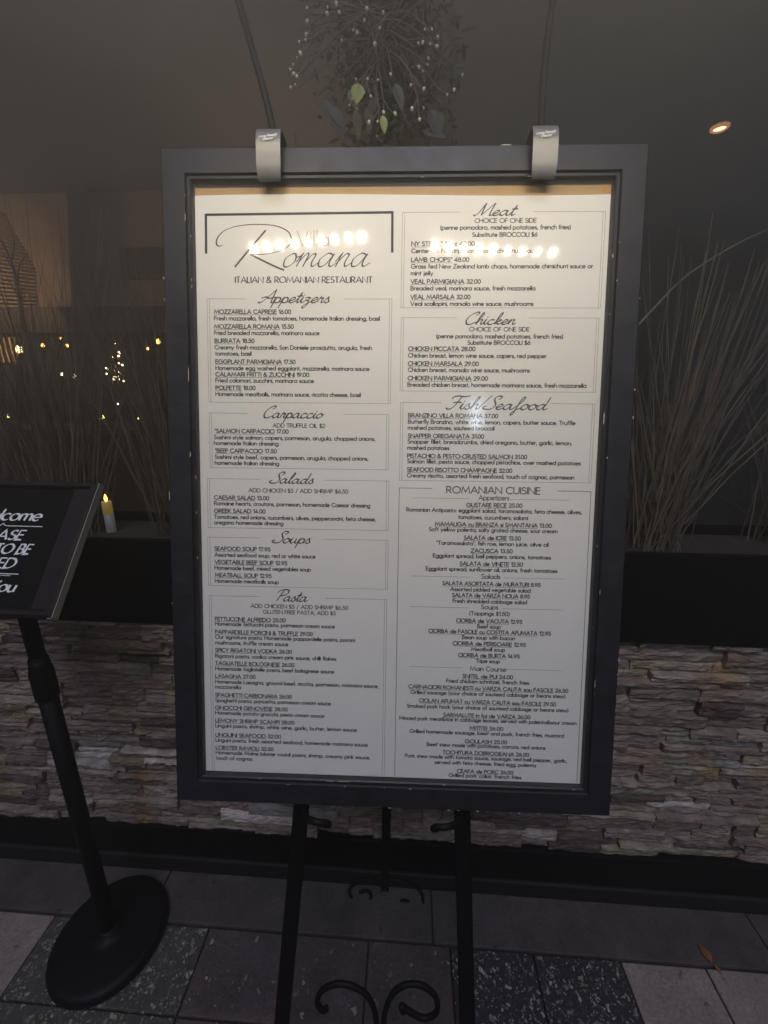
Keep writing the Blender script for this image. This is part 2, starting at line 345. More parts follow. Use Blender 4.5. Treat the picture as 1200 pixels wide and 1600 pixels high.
# ---------------------------------------------------------------- palette
M_black = mat('satin_black_paint', (0.013, 0.013, 0.016), rough=0.5, spec=0.45, vary=0.25, scale=30, rvary=0.1, bump=0.05, bscale=220)
M_blackmetal = mat('black_powder_coat', (0.0025, 0.0025, 0.003), rough=0.55, spec=0.15, vary=0.2, scale=40, bump=0.08, bscale=400)
M_chip = mat('bare_wood_chip', (0.42, 0.36, 0.27), rough=0.8, vary=0.3, scale=200)
M_kraft = mat('kraft_board', (0.48, 0.31, 0.13), rough=0.85, vary=0.12, scale=25)
M_paper = mat('poster_paper', (0.76, 0.735, 0.66), rough=0.75, spec=0.3, vary=0.035, scale=14, bump=0.03, bscale=25)
M_ink = mat('printed_ink', (0.02, 0.02, 0.02), rough=0.7, spec=0.2)
M_acrylic = glass('clear_acrylic', dust_veil=0.014, halo=.22, dust_veil_col=(0.75, 0.75, 0.78), rough=0.062, scratch=0.09, dscale=7)
M_clip = mat('grey_clip_plastic', (0.10, 0.10, 0.105), rough=0.33, spec=0.6, vary=0.1, scale=60)
M_white = mat('white_print', (0.75, 0.75, 0.74), rough=0.6)
M_led = mat('led_lens', (0.9, 0.9, 0.85), emit=(1.0, 0.875, 0.66), estr=440)
M_gun = mat('lamp_body', (0.008, 0.008, 0.009), rough=0.6, spec=.2, vary=0.1, scale=40)
M_base = mat('cast_iron_base', (0.0025, 0.0025, 0.003), rough=0.5, spec=0.15, vary=0.3, scale=35, bump=0.15, bscale=260)
M_signface = mat('sign_face', (0.003, 0.0025, 0.0025), spec=.15, rough=0.45, vary=0.2, scale=30)
M_signframe = mat('brown_black_sign_frame', (0.012, 0.0085, 0.008), rough=0.45, spec=0.3, vary=0.2, scale=25, rvary=0.08)
M_edge = mat('bright_sign_edge', (0.40, 0.40, 0.40), rough=0.35, metal=0.6)

# ---------------------------------------------------------------- ground
def slab_mat(name, base, vary=0.25, rough=0.8, pebbles=0.0, stain=0.0):
    m = mat(name, base, rough=rough, vary=vary, scale=9, bump=0.35, bscale=120)
    n = m.node_tree.nodes; l = m.node_tree.links; b = n['Principled BSDF']
    tc = n.new('ShaderNodeTexCoord')
    cur = b.inputs['Base Color'].links[0].from_socket
    g = n.new('ShaderNodeTexNoise'); g.inputs['Scale'].default_value = 170; g.inputs['Detail'].default_value = 4
    l.new(tc.outputs['Object'], g.inputs['Vector'])
    mr = n.new('ShaderNodeMapRange'); mr.inputs[1].default_value = .3; mr.inputs[2].default_value = .7; mr.inputs[3].default_value = .7; mr.inputs[4].default_value = 1.3
    l.new(g.outputs['Fac'], mr.inputs[0])
    sc = n.new('ShaderNodeVectorMath'); sc.operation = 'SCALE'; l.new(cur, sc.inputs[0]); l.new(mr.outputs[0], sc.inputs['Scale']); cur = sc.outputs[0]
    # dark spots and pits of the worn surface
    v0 = n.new('ShaderNodeTexNoise'); v0.inputs['Scale'].default_value = 38; v0.inputs['Detail'].default_value = 3; l.new(tc.outputs['Object'], v0.inputs['Vector'])
    cr0 = n.new('ShaderNodeValToRGB'); cr0.color_ramp.elements[0].position = .27; cr0.color_ramp.elements[1].position = .36
    cr0.color_ramp.elements[0].color = (.45, .42, .42, 1); cr0.color_ramp.elements[1].color = (1, 1, 1, 1); l.new(v0.outputs['Fac'], cr0.inputs[0])
    mu = n.new('ShaderNodeMix'); mu.data_type = 'RGBA'; mu.blend_type = 'MULTIPLY'; mu.inputs[0].default_value = 1
    l.new(cur, mu.inputs[6]); l.new(cr0.outputs[0], mu.inputs[7]); cur = mu.outputs[2]
    if pebbles > 0:
        for sc_, th, lo, hi in ((95, .30, .10, .34), (190, .26, .06, .30)):
            nz = n.new('ShaderNodeTexNoise'); nz.inputs['Scale'].default_value = 60; l.new(tc.outputs['Object'], nz.inputs['Vector'])
            ad = n.new('ShaderNodeMixRGB'); ad.inputs[0].default_value = .025; l.new(tc.outputs['Object'], ad.inputs[1]); l.new(nz.outputs['Color'], ad.inputs[2])
            vo = n.new('ShaderNodeTexVoronoi'); vo.inputs['Scale'].default_value = sc_; vo.inputs['Randomness'].default_value = 1; l.new(ad.outputs[0], vo.inputs['Vector'])
            sepa = n.new('ShaderNodeSeparateColor'); l.new(vo.outputs['Color'], sepa.inputs[0])
            # only some cells carry a pale stone, of its own size
            siz = n.new('ShaderNodeMapRange'); siz.inputs[1].default_value = 1 - pebbles; siz.inputs[2].default_value = 1; siz.inputs[3].default_value = 0; siz.inputs[4].default_value = .62
            l.new(sepa.outputs[0], siz.inputs[0])
            lt = n.new('ShaderNodeMath'); lt.operation = 'LESS_THAN'; l.new(vo.outputs['Distance'], lt.inputs[0]); l.new(siz.outputs[0], lt.inputs[1])
            pc = n.new('ShaderNodeValToRGB'); e = pc.color_ramp.elements
            e[0].color = (lo * 1.0, lo * .93, lo * .85, 1); e[1].color = (hi, hi * .96, hi * .9, 1)
            ex = e.new(.55); ex.color = (hi * .62, hi * .5, hi * .32, 1)
            l.new(sepa.outputs[1], pc.inputs[0])
            mm = n.new('ShaderNodeMix'); mm.data_type = 'RGBA'; l.new(lt.outputs[0], mm.inputs[0]); l.new(cur, mm.inputs[6]); l.new(pc.outputs[0], mm.inputs[7]); cur = mm.outputs[2]
    l.new(cur, b.inputs['Base Color'])
    return m
M_slab_light = slab_mat('pale_grey_paver', (0.23, 0.185, 0.165))
M_slab_plum = slab_mat('plum_brown_paver', (0.072, 0.053, 0.050), vary=.35, pebbles=0.05)
M_slab_agg = slab_mat('exposed_aggregate_paver', (0.055, 0.050, 0.043), pebbles=0.46)
M_slab_dark = slab_mat('dark_aggregate_paver', (0.020, 0.019, 0.022), pebbles=0.42)
M_strip = slab_mat('concrete_strip', (0.060, 0.049, 0.043), vary=.45)
M_dirt = mat('joint_dirt', (0.02, 0.017, 0.015), rough=0.95, vary=.4, scale=60)
g = MB(); g.quad((-60, -60, -0.012), (60, -60, -0.012), (60, 60, -0.012), (-60, 60, -0.012))
tag(g.build('ground', M_dirt), kind='structure')
rng = random.Random(4)
pv = MB()
cols = [-2.82, -2.36, -1.905, -1.448, -0.990, -0.531, -0.077, 0.146, 0.370, 0.602, 0.821, 1.28, 1.74, 2.2, 2.66]
rows = [0.747, 0.575, 0.118, -0.339, -0.797, -1.254, -1.71, -2.17]
row0 = [0, 2, 1, 0, 2, 1, 1, 3, 3, 0, 0, 2, 1, 0]
for j in range(len(rows) - 1):
    for i in range(len(cols) - 1):
        mi = row0[i] if j == 0 else (2 if (i in (4,)) and j == 1 else rng.choice([0, 1, 2, 3]))
        if j == 1 and i in (7, 8): mi = 3
        if j == 1 and i in (5, 6): mi = 1
        if j == 1 and i in (9, 10): mi = 0
        gp = 0.0022
        dz = rng.uniform(-0.0025, 0.001)
        pv.box(cols[i] + gp, cols[i + 1] - gp, rows[j + 1] + gp, rows[j] - gp, -0.05, dz, mi, bev=0.0025)
tag(pv.build('paving', [M_slab_light, M_slab_plum, M_slab_agg, M_slab_dark]), kind='structure')
cs = MB()
for x0, x1 in ((-2.8, -1.62), (-1.62, -.72), (-.72, .101), (.101, 1.02), (1.02, 2.66)):
    cs.box(x0 + .0018, x1 - .0018, .7505, .8795, -.05, .0015 + rng.uniform(-.0015, .0015), 0, bev=.003)
tag(cs.build('concrete_strip', M_strip), kind='structure')

# the far side of the street, mirrored in the glass
OB = empty('building_across', (0, -9, 0)); tag(OB, 'dark flat-roofed building across the street, seen only mirrored in the glass', 'building')
m_ = MB(); m_.box(-22, 22, -5, 0, 0, 5.1); m_.box(-22, 22, .002, .25, 4.7, 5.09); m_.build('facade', mat('far_facade', (.05, .045, .042), rough=.9, vary=.3, scale=.6), OB)
M_fg = mat('far_dark_glass', (.01, .01, .012), rough=.15)
for i in range(9):
    m_ = MB(); m_.box(-19 + i * 4.4, -16.6 + i * 4.4, .002, .03, 1.0, 2.9); m_.build('window', M_fg, OB)
SL = empty('street_lamp', (1.68, -6.2, 0)); tag(SL, 'two-globe street lamp on the far kerb, seen only mirrored in the acrylic', 'street lamp')
m_ = MB(); m_.lathe([(.12, .001), (.12, .25), (.06, .32), (.045, 3.6), (.03, 4.12)], 16); m_.build('post', mat('lamp_post_green', (.02, .025, .022), rough=.5), SL, smooth=True)
M_glb = mat('street_globe', (1, 1, 1), emit=(.74, .86, 1.0), estr=140)
for x_, z_ in ((0, 4.24), (-.02, 3.88)):
    m_ = MB(); m_.lathe([(.02, z_ - .11), (.075, z_ - .07), (.10, z_), (.075, z_ + .07), (.02, z_ + .11)], 20, ox=x_, oy=.13 if z_ < 4 else 0); m_.build('globe', M_glb, SL, smooth=True)
m_ = MB(); m_.tube([(0, .04, 3.66), (-.02, .13, 3.72), (-.02, .13, 3.765)], .012, 8); m_.build('arm', M_black, SL)
# ---------------------------------------------------------------- the restaurant front
BLD = empty('restaurant_building', (0, 0.9, 0))
tag(BLD, 'restaurant front with stacked ledgestone knee wall and dark glass behind the menu board', 'building')
def bpart(mb, name, mats, **k):
    mb.v = [(p[0], p[1] - 0.9, p[2]) for p in mb.v]
    return mb.build(name, mats, BLD, **k)
def stone_mat():
    m = bpy.data.materials.new('ledgestone'); m.use_nodes = True
    n = m.node_tree.nodes; l = m.node_tree.links; b = n['Principled BSDF']; b.inputs['Roughness'].default_value = .85; b.inputs['Specular IOR Level'].default_value = .3
    a = n.new('ShaderNodeAttribute'); a.attribute_name = 'tone'
    cr = n.new('ShaderNodeValToRGB'); e = cr.color_ramp.elements; cr.color_ramp.interpolation = 'LINEAR'
    for p_, c_ in ((0.0, (.075, .056, .048)), (.2, (.205, .160, .132)), (.4, (.15, .108, .086)), (.55, (.255, .20, .165)), (.7, (.19, .16, .105)), (.82, (.165, .155, .14)), (.92, (.33, .28, .235)), (1.0, (.42, .37, .32))):
        if p_ in (0.0, 1.0): x = e[0] if p_ == 0 else e[-1]; x.position = p_
        else: x = e.new(p_)
        x.color = (*c_, 1)
    l.new(a.outputs['Fac'], cr.inputs[0])
    tc = n.new('ShaderNodeTexCoord'); mp = n.new('ShaderNodeMapping'); mp.inputs['Scale'].default_value = (20, 20, 95); l.new(tc.outputs['Object'], mp.inputs[0])
    t = n.new('ShaderNodeTexNoise'); t.inputs['Scale'].default_value = 1; t.inputs['Detail'].default_value = 8; t.inputs['Roughness'].default_value = .7; l.new(mp.outputs[0], t.inputs['Vector'])
    mr = n.new('ShaderNodeMapRange'); mr.inputs[1].default_value = .25; mr.inputs[2].default_value = .75; mr.inputs[3].default_value = .45; mr.inputs[4].default_value = 1.55; l.new(t.outputs['Fac'], mr.inputs[0])
    mr.inputs[3].default_value = .5; mr.inputs[4].default_value = 2.2
    s1 = n.new('ShaderNodeVectorMath'); s1.operation = 'SCALE'; l.new(cr.outputs[0], s1.inputs[0]); l.new(mr.outputs[0], s1.inputs['Scale'])
    # ochre and lichen stains
    t3 = n.new('ShaderNodeTexNoise'); t3.inputs['Scale'].default_value = 7; t3.inputs['Detail'].default_value = 5; l.new(tc.outputs['Object'], t3.inputs['Vector'])
    c3 = n.new('ShaderNodeValToRGB'); c3.color_ramp.elements[0].position = .56; c3.color_ramp.elements[1].position = .74
    c3.color_ramp.elements[0].color = (1, 1, 1, 1); c3.color_ramp.elements[1].color = (1.05, .86, .52, 1); l.new(t3.outputs['Fac'], c3.inputs[0])
    mu = n.new('ShaderNodeMix'); mu.data_type = 'RGBA'; mu.blend_type = 'MULTIPLY'; mu.inputs[0].default_value = 1; l.new(s1.outputs[0], mu.inputs[6]); l.new(c3.outputs[0], mu.inputs[7])
    # pale mineral flecks
    t4 = n.new('ShaderNodeTexNoise'); t4.inputs['Scale'].default_value = 34; t4.inputs['Detail'].default_value = 4; l.new(tc.outputs['Object'], t4.inputs['Vector'])
    c4 = n.new('ShaderNodeValToRGB'); c4.color_ramp.elements[0].position = .69; c4.color_ramp.elements[1].position = .76; l.new(t4.outputs['Fac'], c4.inputs[0])
    mx = n.new('ShaderNodeMix'); mx.data_type = 'RGBA'; l.new(c4.outputs[0], mx.inputs[0]); l.new(mu.outputs[2], mx.inputs[6]); mx.inputs[7].default_value = (.42, .39, .35, 1)
    l.new(mx.outputs[2], b.inputs['Base Color'])
    t2 = n.new('ShaderNodeTexNoise'); t2.inputs['Scale'].default_value = 2.2; t2.inputs['Detail'].default_value = 7; l.new(mp.outputs[0], t2.inputs['Vector'])
    bp = n.new('ShaderNodeBump'); bp.inputs['Strength'].default_value = .9; bp.inputs['Distance'].default_value = .007; l.new(t2.outputs['Fac'], bp.inputs['Height']); l.new(bp.outputs[0], b.inputs['Normal'])
    return m
M_stone = stone_mat()
M_grout = mat('stone_gap', (0.03, 0.026, 0.023), rough=.95)
st = MB(); srng = random.Random(11)
def stone(x0, x1, z0, z1, prot, tone):
    """one split-faced stone: a gridded, broken front face with the sides turned back"""
    nx = max(3, int((x1 - x0) / .011)); nz = max(2, int((z1 - z0) / .0065)); sd_ = srng.uniform(0, 99)
    lean = srng.uniform(-.006, .006); lz = srng.uniform(-.005, .005)
    vs = []
    for j in range(nz + 1):
        for i in range(nx + 1):
            x = x0 + (x1 - x0) * i / nx; z = z0 + (z1 - z0) * j / nz
            e = min(i, nx - i, 2) ; ez = min(j, nz - j, 2)
            nn_ = noise.noise((x * 22, z * 75, sd_)) * .0048 + noise.noise((x * 80, z * 240, sd_)) * .0036
            y = .893 - prot - nn_ - lean * (i / nx - .5) - lz * (j / nz - .5)
            if e == 0 or ez == 0: y += .0025 + abs(noise.noise((x * 60, z * 40, sd_ + 5))) * .0045
            wob = noise.noise((x * 30, z * 30, sd_ + 9)) * .0016
            vs.append((x + (wob if 0 < i < nx else wob * .5), y, z + (noise.noise((x * 26, sd_, 3.3)) * .0013 if ez == 0 else 0)))
    W_ = nx + 1
    fs = [(j * W_ + i, j * W_ + i + 1, (j + 1) * W_ + i + 1, (j + 1) * W_ + i) for j in range(nz) for i in range(nx)]
    b = len(vs)
    ring = [i for i in range(W_)] + [j * W_ + nx for j in range(1, nz + 1)] + [nz * W_ + i for i in range(nx - 1, -1, -1)] + [j * W_ for j in range(nz - 1, 0, -1)]
    vs += [(vs[k][0], .915, vs[k][2]) for k in ring]
    for q in range(len(ring)):
        q2 = (q + 1) % len(ring); fs.append((ring[q2], ring[q], b + q, b + q2))
    st.add(vs, fs, 0, tone)
z = .178
while z < .872:
    h = srng.choice([.017, .022, .026, .031, .036, .044]) ; h = min(h, .885 - z)
    if .885 - (z + h) < .014: h = .885 - z
    x = -2.3 - srng.uniform(0, .2)
    while x < 2.3:
        L = srng.uniform(.06, .28); t_ = min(.999, max(0, srng.gauss(.40, .27)))
        hh = h * (1 if srng.random() < .8 else .5)
        stone(x + .0006, x + L - .0006, z + .0005, z + hh - .0005, srng.uniform(-.006, .014), t_)
        if hh < h: stone(x + .0006, x + L - .0006, z + hh + .0005, z + h - .0005, srng.uniform(-.006, .009), min(.999, max(0, srng.gauss(.38, .27))))
        x += L
    z += h
bpart(st, 'ledgestone_wall', [M_stone], tone=True)
bk = MB(); bk.box(-2.6, 2.6, .914, 1.12, 0, .885); bpart(bk, 'wall_core', M_grout)
M_trim = mat('black_trim', (0.0025, 0.0023, 0.0025), spec=.1, rough=.65, vary=.3, scale=12, bump=.1, bscale=90)
bt = MB()
bt.box(-2.5, 2.5, .880, .9135, .062, .178, 0, bev=.004); bpart(bt, 'base_trim', M_trim)
bt = MB(); bt.box(-2.5, 2.5, .872, .9135, .001, .060, 0, bev=.006)
bpart(bt, 'base_plinth', mat('scuffed_black_plinth', (.011, .0095, .009), rough=.6, spec=.2, vary=.6, scale=30, bump=.2, bscale=70))
M_window = glass('window_glass', dust_veil=0.03, dust_veil_col=(.55, .53, .50), rough=0.0, tint=(.86, .88, .86), dscale=2.5)  # its pale film is added as a veil of lamp glow
gw = MB(); gw.box(-2.6, 2.6, 1.150, 1.156, .93, 2.74); bpart(gw, 'window_pane', M_window)
M_dark = mat('dark_frame_metal', (0.012, 0.012, 0.012), rough=.5, vary=.2, scale=20)
sl = MB(); sl.box(-2.6, 2.6, 1.121, 1.30, .60, .93, 0, bev=.004)
for x in (-2.6, 2.6): sl.box(x - .03, x + .03, 1.12, 1.19, .931, 2.739)
bpart(sl, 'window_sill', M_dark)
hd = MB(); hd.box(-2.7, 2.7, 1.10, 1.30, 2.742, 3.6); bpart(hd, 'header_wall', mat('header_plaster', (.05, .045, .042), rough=.9, vary=.2, scale=8))
# the dining room behind the glass
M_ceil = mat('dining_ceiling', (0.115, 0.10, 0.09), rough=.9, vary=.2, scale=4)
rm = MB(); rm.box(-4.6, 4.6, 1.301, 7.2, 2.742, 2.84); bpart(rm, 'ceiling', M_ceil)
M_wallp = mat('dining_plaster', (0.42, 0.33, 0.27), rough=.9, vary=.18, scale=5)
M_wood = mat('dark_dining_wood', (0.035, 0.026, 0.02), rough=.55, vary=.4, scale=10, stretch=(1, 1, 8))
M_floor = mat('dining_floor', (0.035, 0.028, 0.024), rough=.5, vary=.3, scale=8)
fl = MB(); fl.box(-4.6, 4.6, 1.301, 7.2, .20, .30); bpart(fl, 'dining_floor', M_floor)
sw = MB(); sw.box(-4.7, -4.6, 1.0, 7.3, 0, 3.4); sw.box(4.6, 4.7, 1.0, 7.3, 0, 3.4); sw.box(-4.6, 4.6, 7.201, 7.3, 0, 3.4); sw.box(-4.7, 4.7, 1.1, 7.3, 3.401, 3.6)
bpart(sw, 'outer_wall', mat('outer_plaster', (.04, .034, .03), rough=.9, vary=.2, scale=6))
YW = 2.988                                # where the ceiling meets the wall
zt = at(60, 481, YW).z; zb = at(60, 522, YW).z
up_ = MB(); up_.box(-4.59, -.95, YW, YW + .12, zt, 2.741); bpart(up_, 'plaster_wall', M_wallp)
be = MB(); be.box(-4.59, 1.2, YW - .04, YW + .16, zb, zt - .001, 0, bev=.006); bpart(be, 'ceiling_beam', M_wood)
cl = MB(); xl = at(97, 400, YW - .1).x; xr = at(139, 400, YW - .1).x
q_ = [at(x, y, YW - d_) for d_ in (.10, .045) for x, y in ((104, 290), (137, 290), (147, 492), (112, 492))]
cl.add(q_, [(0, 3, 2, 1), (4, 5, 6, 7), (0, 1, 5, 4), (1, 2, 6, 5), (2, 3, 7, 6), (3, 0, 4, 7)]); bpart(cl, 'slanted_post', M_wood)
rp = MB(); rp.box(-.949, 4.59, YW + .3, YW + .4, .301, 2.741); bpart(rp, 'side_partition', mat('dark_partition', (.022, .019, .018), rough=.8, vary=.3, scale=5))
pn = MB(); a = at(1060, 612, YW + .28); b = at(1178, 866, YW + .28)
pn.box(a.x, b.x, YW + .275, YW + .299, b.z, a.z, 0, bev=.01); bpart(pn, 'wall_panel', mat('taupe_wall_panel', (.055, .05, .047), rough=.7, vary=.2, scale=6))

# ---------------------------------------------------------------- planter, soil
PL = empty('planter_box', (0, .99, .887)); tag(PL, 'long black planter box standing on the ledgestone wall', 'planter')
p_ = MB(); ZT = 1.118
for x0, x1, y0, y1, z0, z1 in ((-2.4, 2.4, .878, .890, .8872, ZT), (-2.4, 2.4, 1.106, 1.118, .8872, ZT), (-2.4, -2.388, .8902, 1.1058, .8872, ZT), (2.388, 2.4, .8902, 1.1058, .8872, ZT)):
    p_.box(x0, x1, y0 - .99, y1 - .99, z0 - .887, z1 - .887, 0, bev=.002)
p_.build('box', M_trim, PL)
so_ = MB(); so_.box(-2.387, 2.387, -.0995, .1155, .01, .205); so_.build('soil', mat('potting_soil', (.02, .015, .011), rough=1, vary=.4, scale=50, bump=.8, bscale=70), PL)

# ---------------------------------------------------------------- grasses in the planter
M_grass = [mat('dry_grass_%d' % i if False else 'dry_grass_blade', c, rough=.6, vary=.3, scale=12) for i, c in enumerate(((.088, .069, .046), (.058, .046, .031), (.122, .097, .066)))]
def clump(x, y, n, hmin, hmax, spread, seed, label, extra=()):
    rg = random.Random(seed); e = empty('grass_clump', (x, y, 1.085)); tag(e, label, 'grass', 'dry grass clumps in the planter')
    mb = MB()
    def blade(base, top, sag, wd, mi):
        b = Vector(base); t = Vector(top); N = 9; vs = []
        for k in range(N + 1):
            s = k / N; p = b.lerp(t, s); p.z += sag * math.sin(math.pi * s) ; 
            p.x += .006 * noise.noise((k * .5, seed, base[0] * 40)); 
            d = (t - b); side = Vector((d.z, 0, -d.x)).normalized() if abs(d.z) + abs(d.x) > 1e-4 else Vector((1, 0, 0))
            side = (side + Vector((0, rg.uniform(-.15, .15), 0))).normalized()
            h_ = wd * (1 - s) ** .6 / 2 + .0003
            vs += [p + side * h_, p - side * h_ + Vector((0, .0006, 0))]
        mb.add(vs, [(2 * k, 2 * k + 1, 2 * k + 3, 2 * k + 2) for k in range(N)], mi)
    for i in range(n):
        a = rg.gauss(0, spread); h = rg.uniform(hmin, hmax); bx = rg.gauss(0, .035); by = rg.uniform(-.05, .05)
        blade((bx, by, 0), (bx + math.sin(a) * h, by + rg.uniform(-.14, .08) * h, math.cos(a) * h), rg.uniform(0, .05) * h / .6, rg.uniform(.0014, .0040), rg.randrange(3))
    for (q0, q1, sag, wd) in extra:
        A = at(*q0) - Vector((x, y, 1.085)); B = at(*q1) - Vector((x, y, 1.085)); blade(A, B, sag, wd, 2)
    mb.build('blades', M_grass, e)
clump(-.90, 1.00, 150, .35, .85, .22, 1, 'dry grass clump with tall thin upright blades, right behind the welcome sign', (((240, 800, .98), (0, 500, .98), .12, .004), ((205, 700, .98), (112, 425, .98), -.02, .0035)))
clump(-.60, 1.02, 230, .30, .72, .17, 2, 'dense dry grass clump just left of the menu board frame')
clump(-1.12, 1.03, 150, .35, .85, .3, 3, 'spreading dry grass clump at the left edge of the photo')
clump(.62, 1.00, 120, .35, .72, .26, 4, 'dry grass clump fanning up right beside the menu board, just right of its frame', (((930, 590, .96), (1200, 358, .96), .05, .004), ((1010, 850, .97), (1200, 560, .97), .02, .0035), ((990, 850, .97), (1122, 420, .97), .01, .003)))
clump(.98, 1.03, 80, .3, .6, .3, 5, 'low dry grass clump at the right edge of the photo')

# ---------------------------------------------------------------- menu board
U = Vector((0.99963, 0.02687, -0.0011)).normalized(); V = Vector((-0.0043, 0.2008, 0.97962)); V = (V - U * V.dot(U)).normalized(); N_ = U.cross(V)
B0 = Vector((-0.016, 0.5111, 0.8555))
def bmatrix(u=0, v=0, wv=0):
    m = Matrix.Identity(4); o = B0 + U * u + V * v + N_ * wv
    for i in range(3): m[i][0] = U[i]; m[i][1] = V[i]; m[i][2] = N_[i]; m[i][3] = o[i]
    return m
MENU_OBJ = empty('menu_board', mat=bmatrix()); tag(MENU_OBJ, 'black framed restaurant menu poster under acrylic resting on the easel', 'menu board')
fb = MB()
prof = [(0, .0015), (0, .0085), (.0015, .0105), (.0045, .0105), (.0058, .0088), (.0066, .0088), (.008, .0128), (.0405, .0128), (.0430, .0105), (.0430, -.020), (0, -.020)]
OU, OV0, OV1 = .305, 0.0, .915
def ringpt(o, wv): return [(-OU - o, OV0 - o, wv), (OU + o, OV0 - o, wv), (OU + o, OV1 + o, wv), (-OU - o, OV1 + o, wv)]
vs = []; NP = len(prof)
for o_, wv in prof: vs += ringpt(o_, wv)
fs = []
for i in range(NP):
    j = (i + 1) % NP
    for k in range(4): fs.append((i * 4 + k, i * 4 + (k + 1) % 4, j * 4 + (k + 1) % 4, j * 4 + k))
fb.add(vs, fs)
crg = random.Random(8)
for _ in range(62):      # chipped paint along the edges
    side = crg.randrange(4); o_ = crg.choice([.0011, .0011, .0078, .0415, .0425]); wv = {.0011: .0101, .0078: .0124, .0415: .0123, .0425: .0112}[o_] + .0008
    L = crg.uniform(.001, .006) * (4 if crg.random() < .12 else 1); h_ = crg.uniform(.0003, .0008)
    if side in (0, 1):
        s_ = -1 if side == 0 else 1; uu = s_ * (OU + o_); c0 = crg.uniform(.1, .9)
        fb.quad((uu - h_, c0, wv), (uu + h_, c0 + .2 * L, wv), (uu + h_, c0 + L, wv), (uu - h_, c0 + .8 * L, wv), 1)
    else:
        vv = OV0 - o_ if side == 2 or crg.random() < .6 else OV1 + o_; c0 = crg.uniform(-.32, .3)
        fb.quad((c0, vv - h_, wv), (c0 + L * .8, vv - h_, wv), (c0 + L, vv + h_, wv), (c0 + .2 * L, vv + h_, wv), 1)
fb.build('frame', [M_black, M_chip], MENU_OBJ)
kb = MB(); kb.box(-.3048, .3048, .0003, .9148, -.012, -.0012); kb.build('backing_board', M_kraft, MENU_OBJ)
pp = MB(); NXP, NYP = 12, 18
pvs = []
for j in range(NYP + 1):
    for i in range(NXP + 1):
        u_ = -.3044 + .6088 * i / NXP; v_ = .001 + (.9005 - .001) * j / NYP
        if j == NYP: v_ += .0022 * math.sin((i / NXP) * 5.2 + .4) - .001
        pvs.append((u_, v_, .0))
pp.add(pvs, [(j * (NXP + 1) + i, j * (NXP + 1) + i + 1, (j + 1) * (NXP + 1) + i + 1, (j + 1) * (NXP + 1) + i) for j in range(NYP) for i in range(NXP)])
POSTER = pp.build('poster', M_paper, MENU_OBJ)
tape = MB(); tape.quad((.292, .9015, -.0008), (.3035, .9018, -.0008), (.3035, .9135, -.0008), (.2925, .913, -.0008)); tape.build('tape_tab', mat('ochre_tape', (.5, .27, .06), rough=.6, vary=.1), MENU_OBJ)
pa = MB(); pa.box(-.3046, .3046, .0005, .9145, .0035, .0055); pa.build('acrylic_pane', M_acrylic, MENU_OBJ)

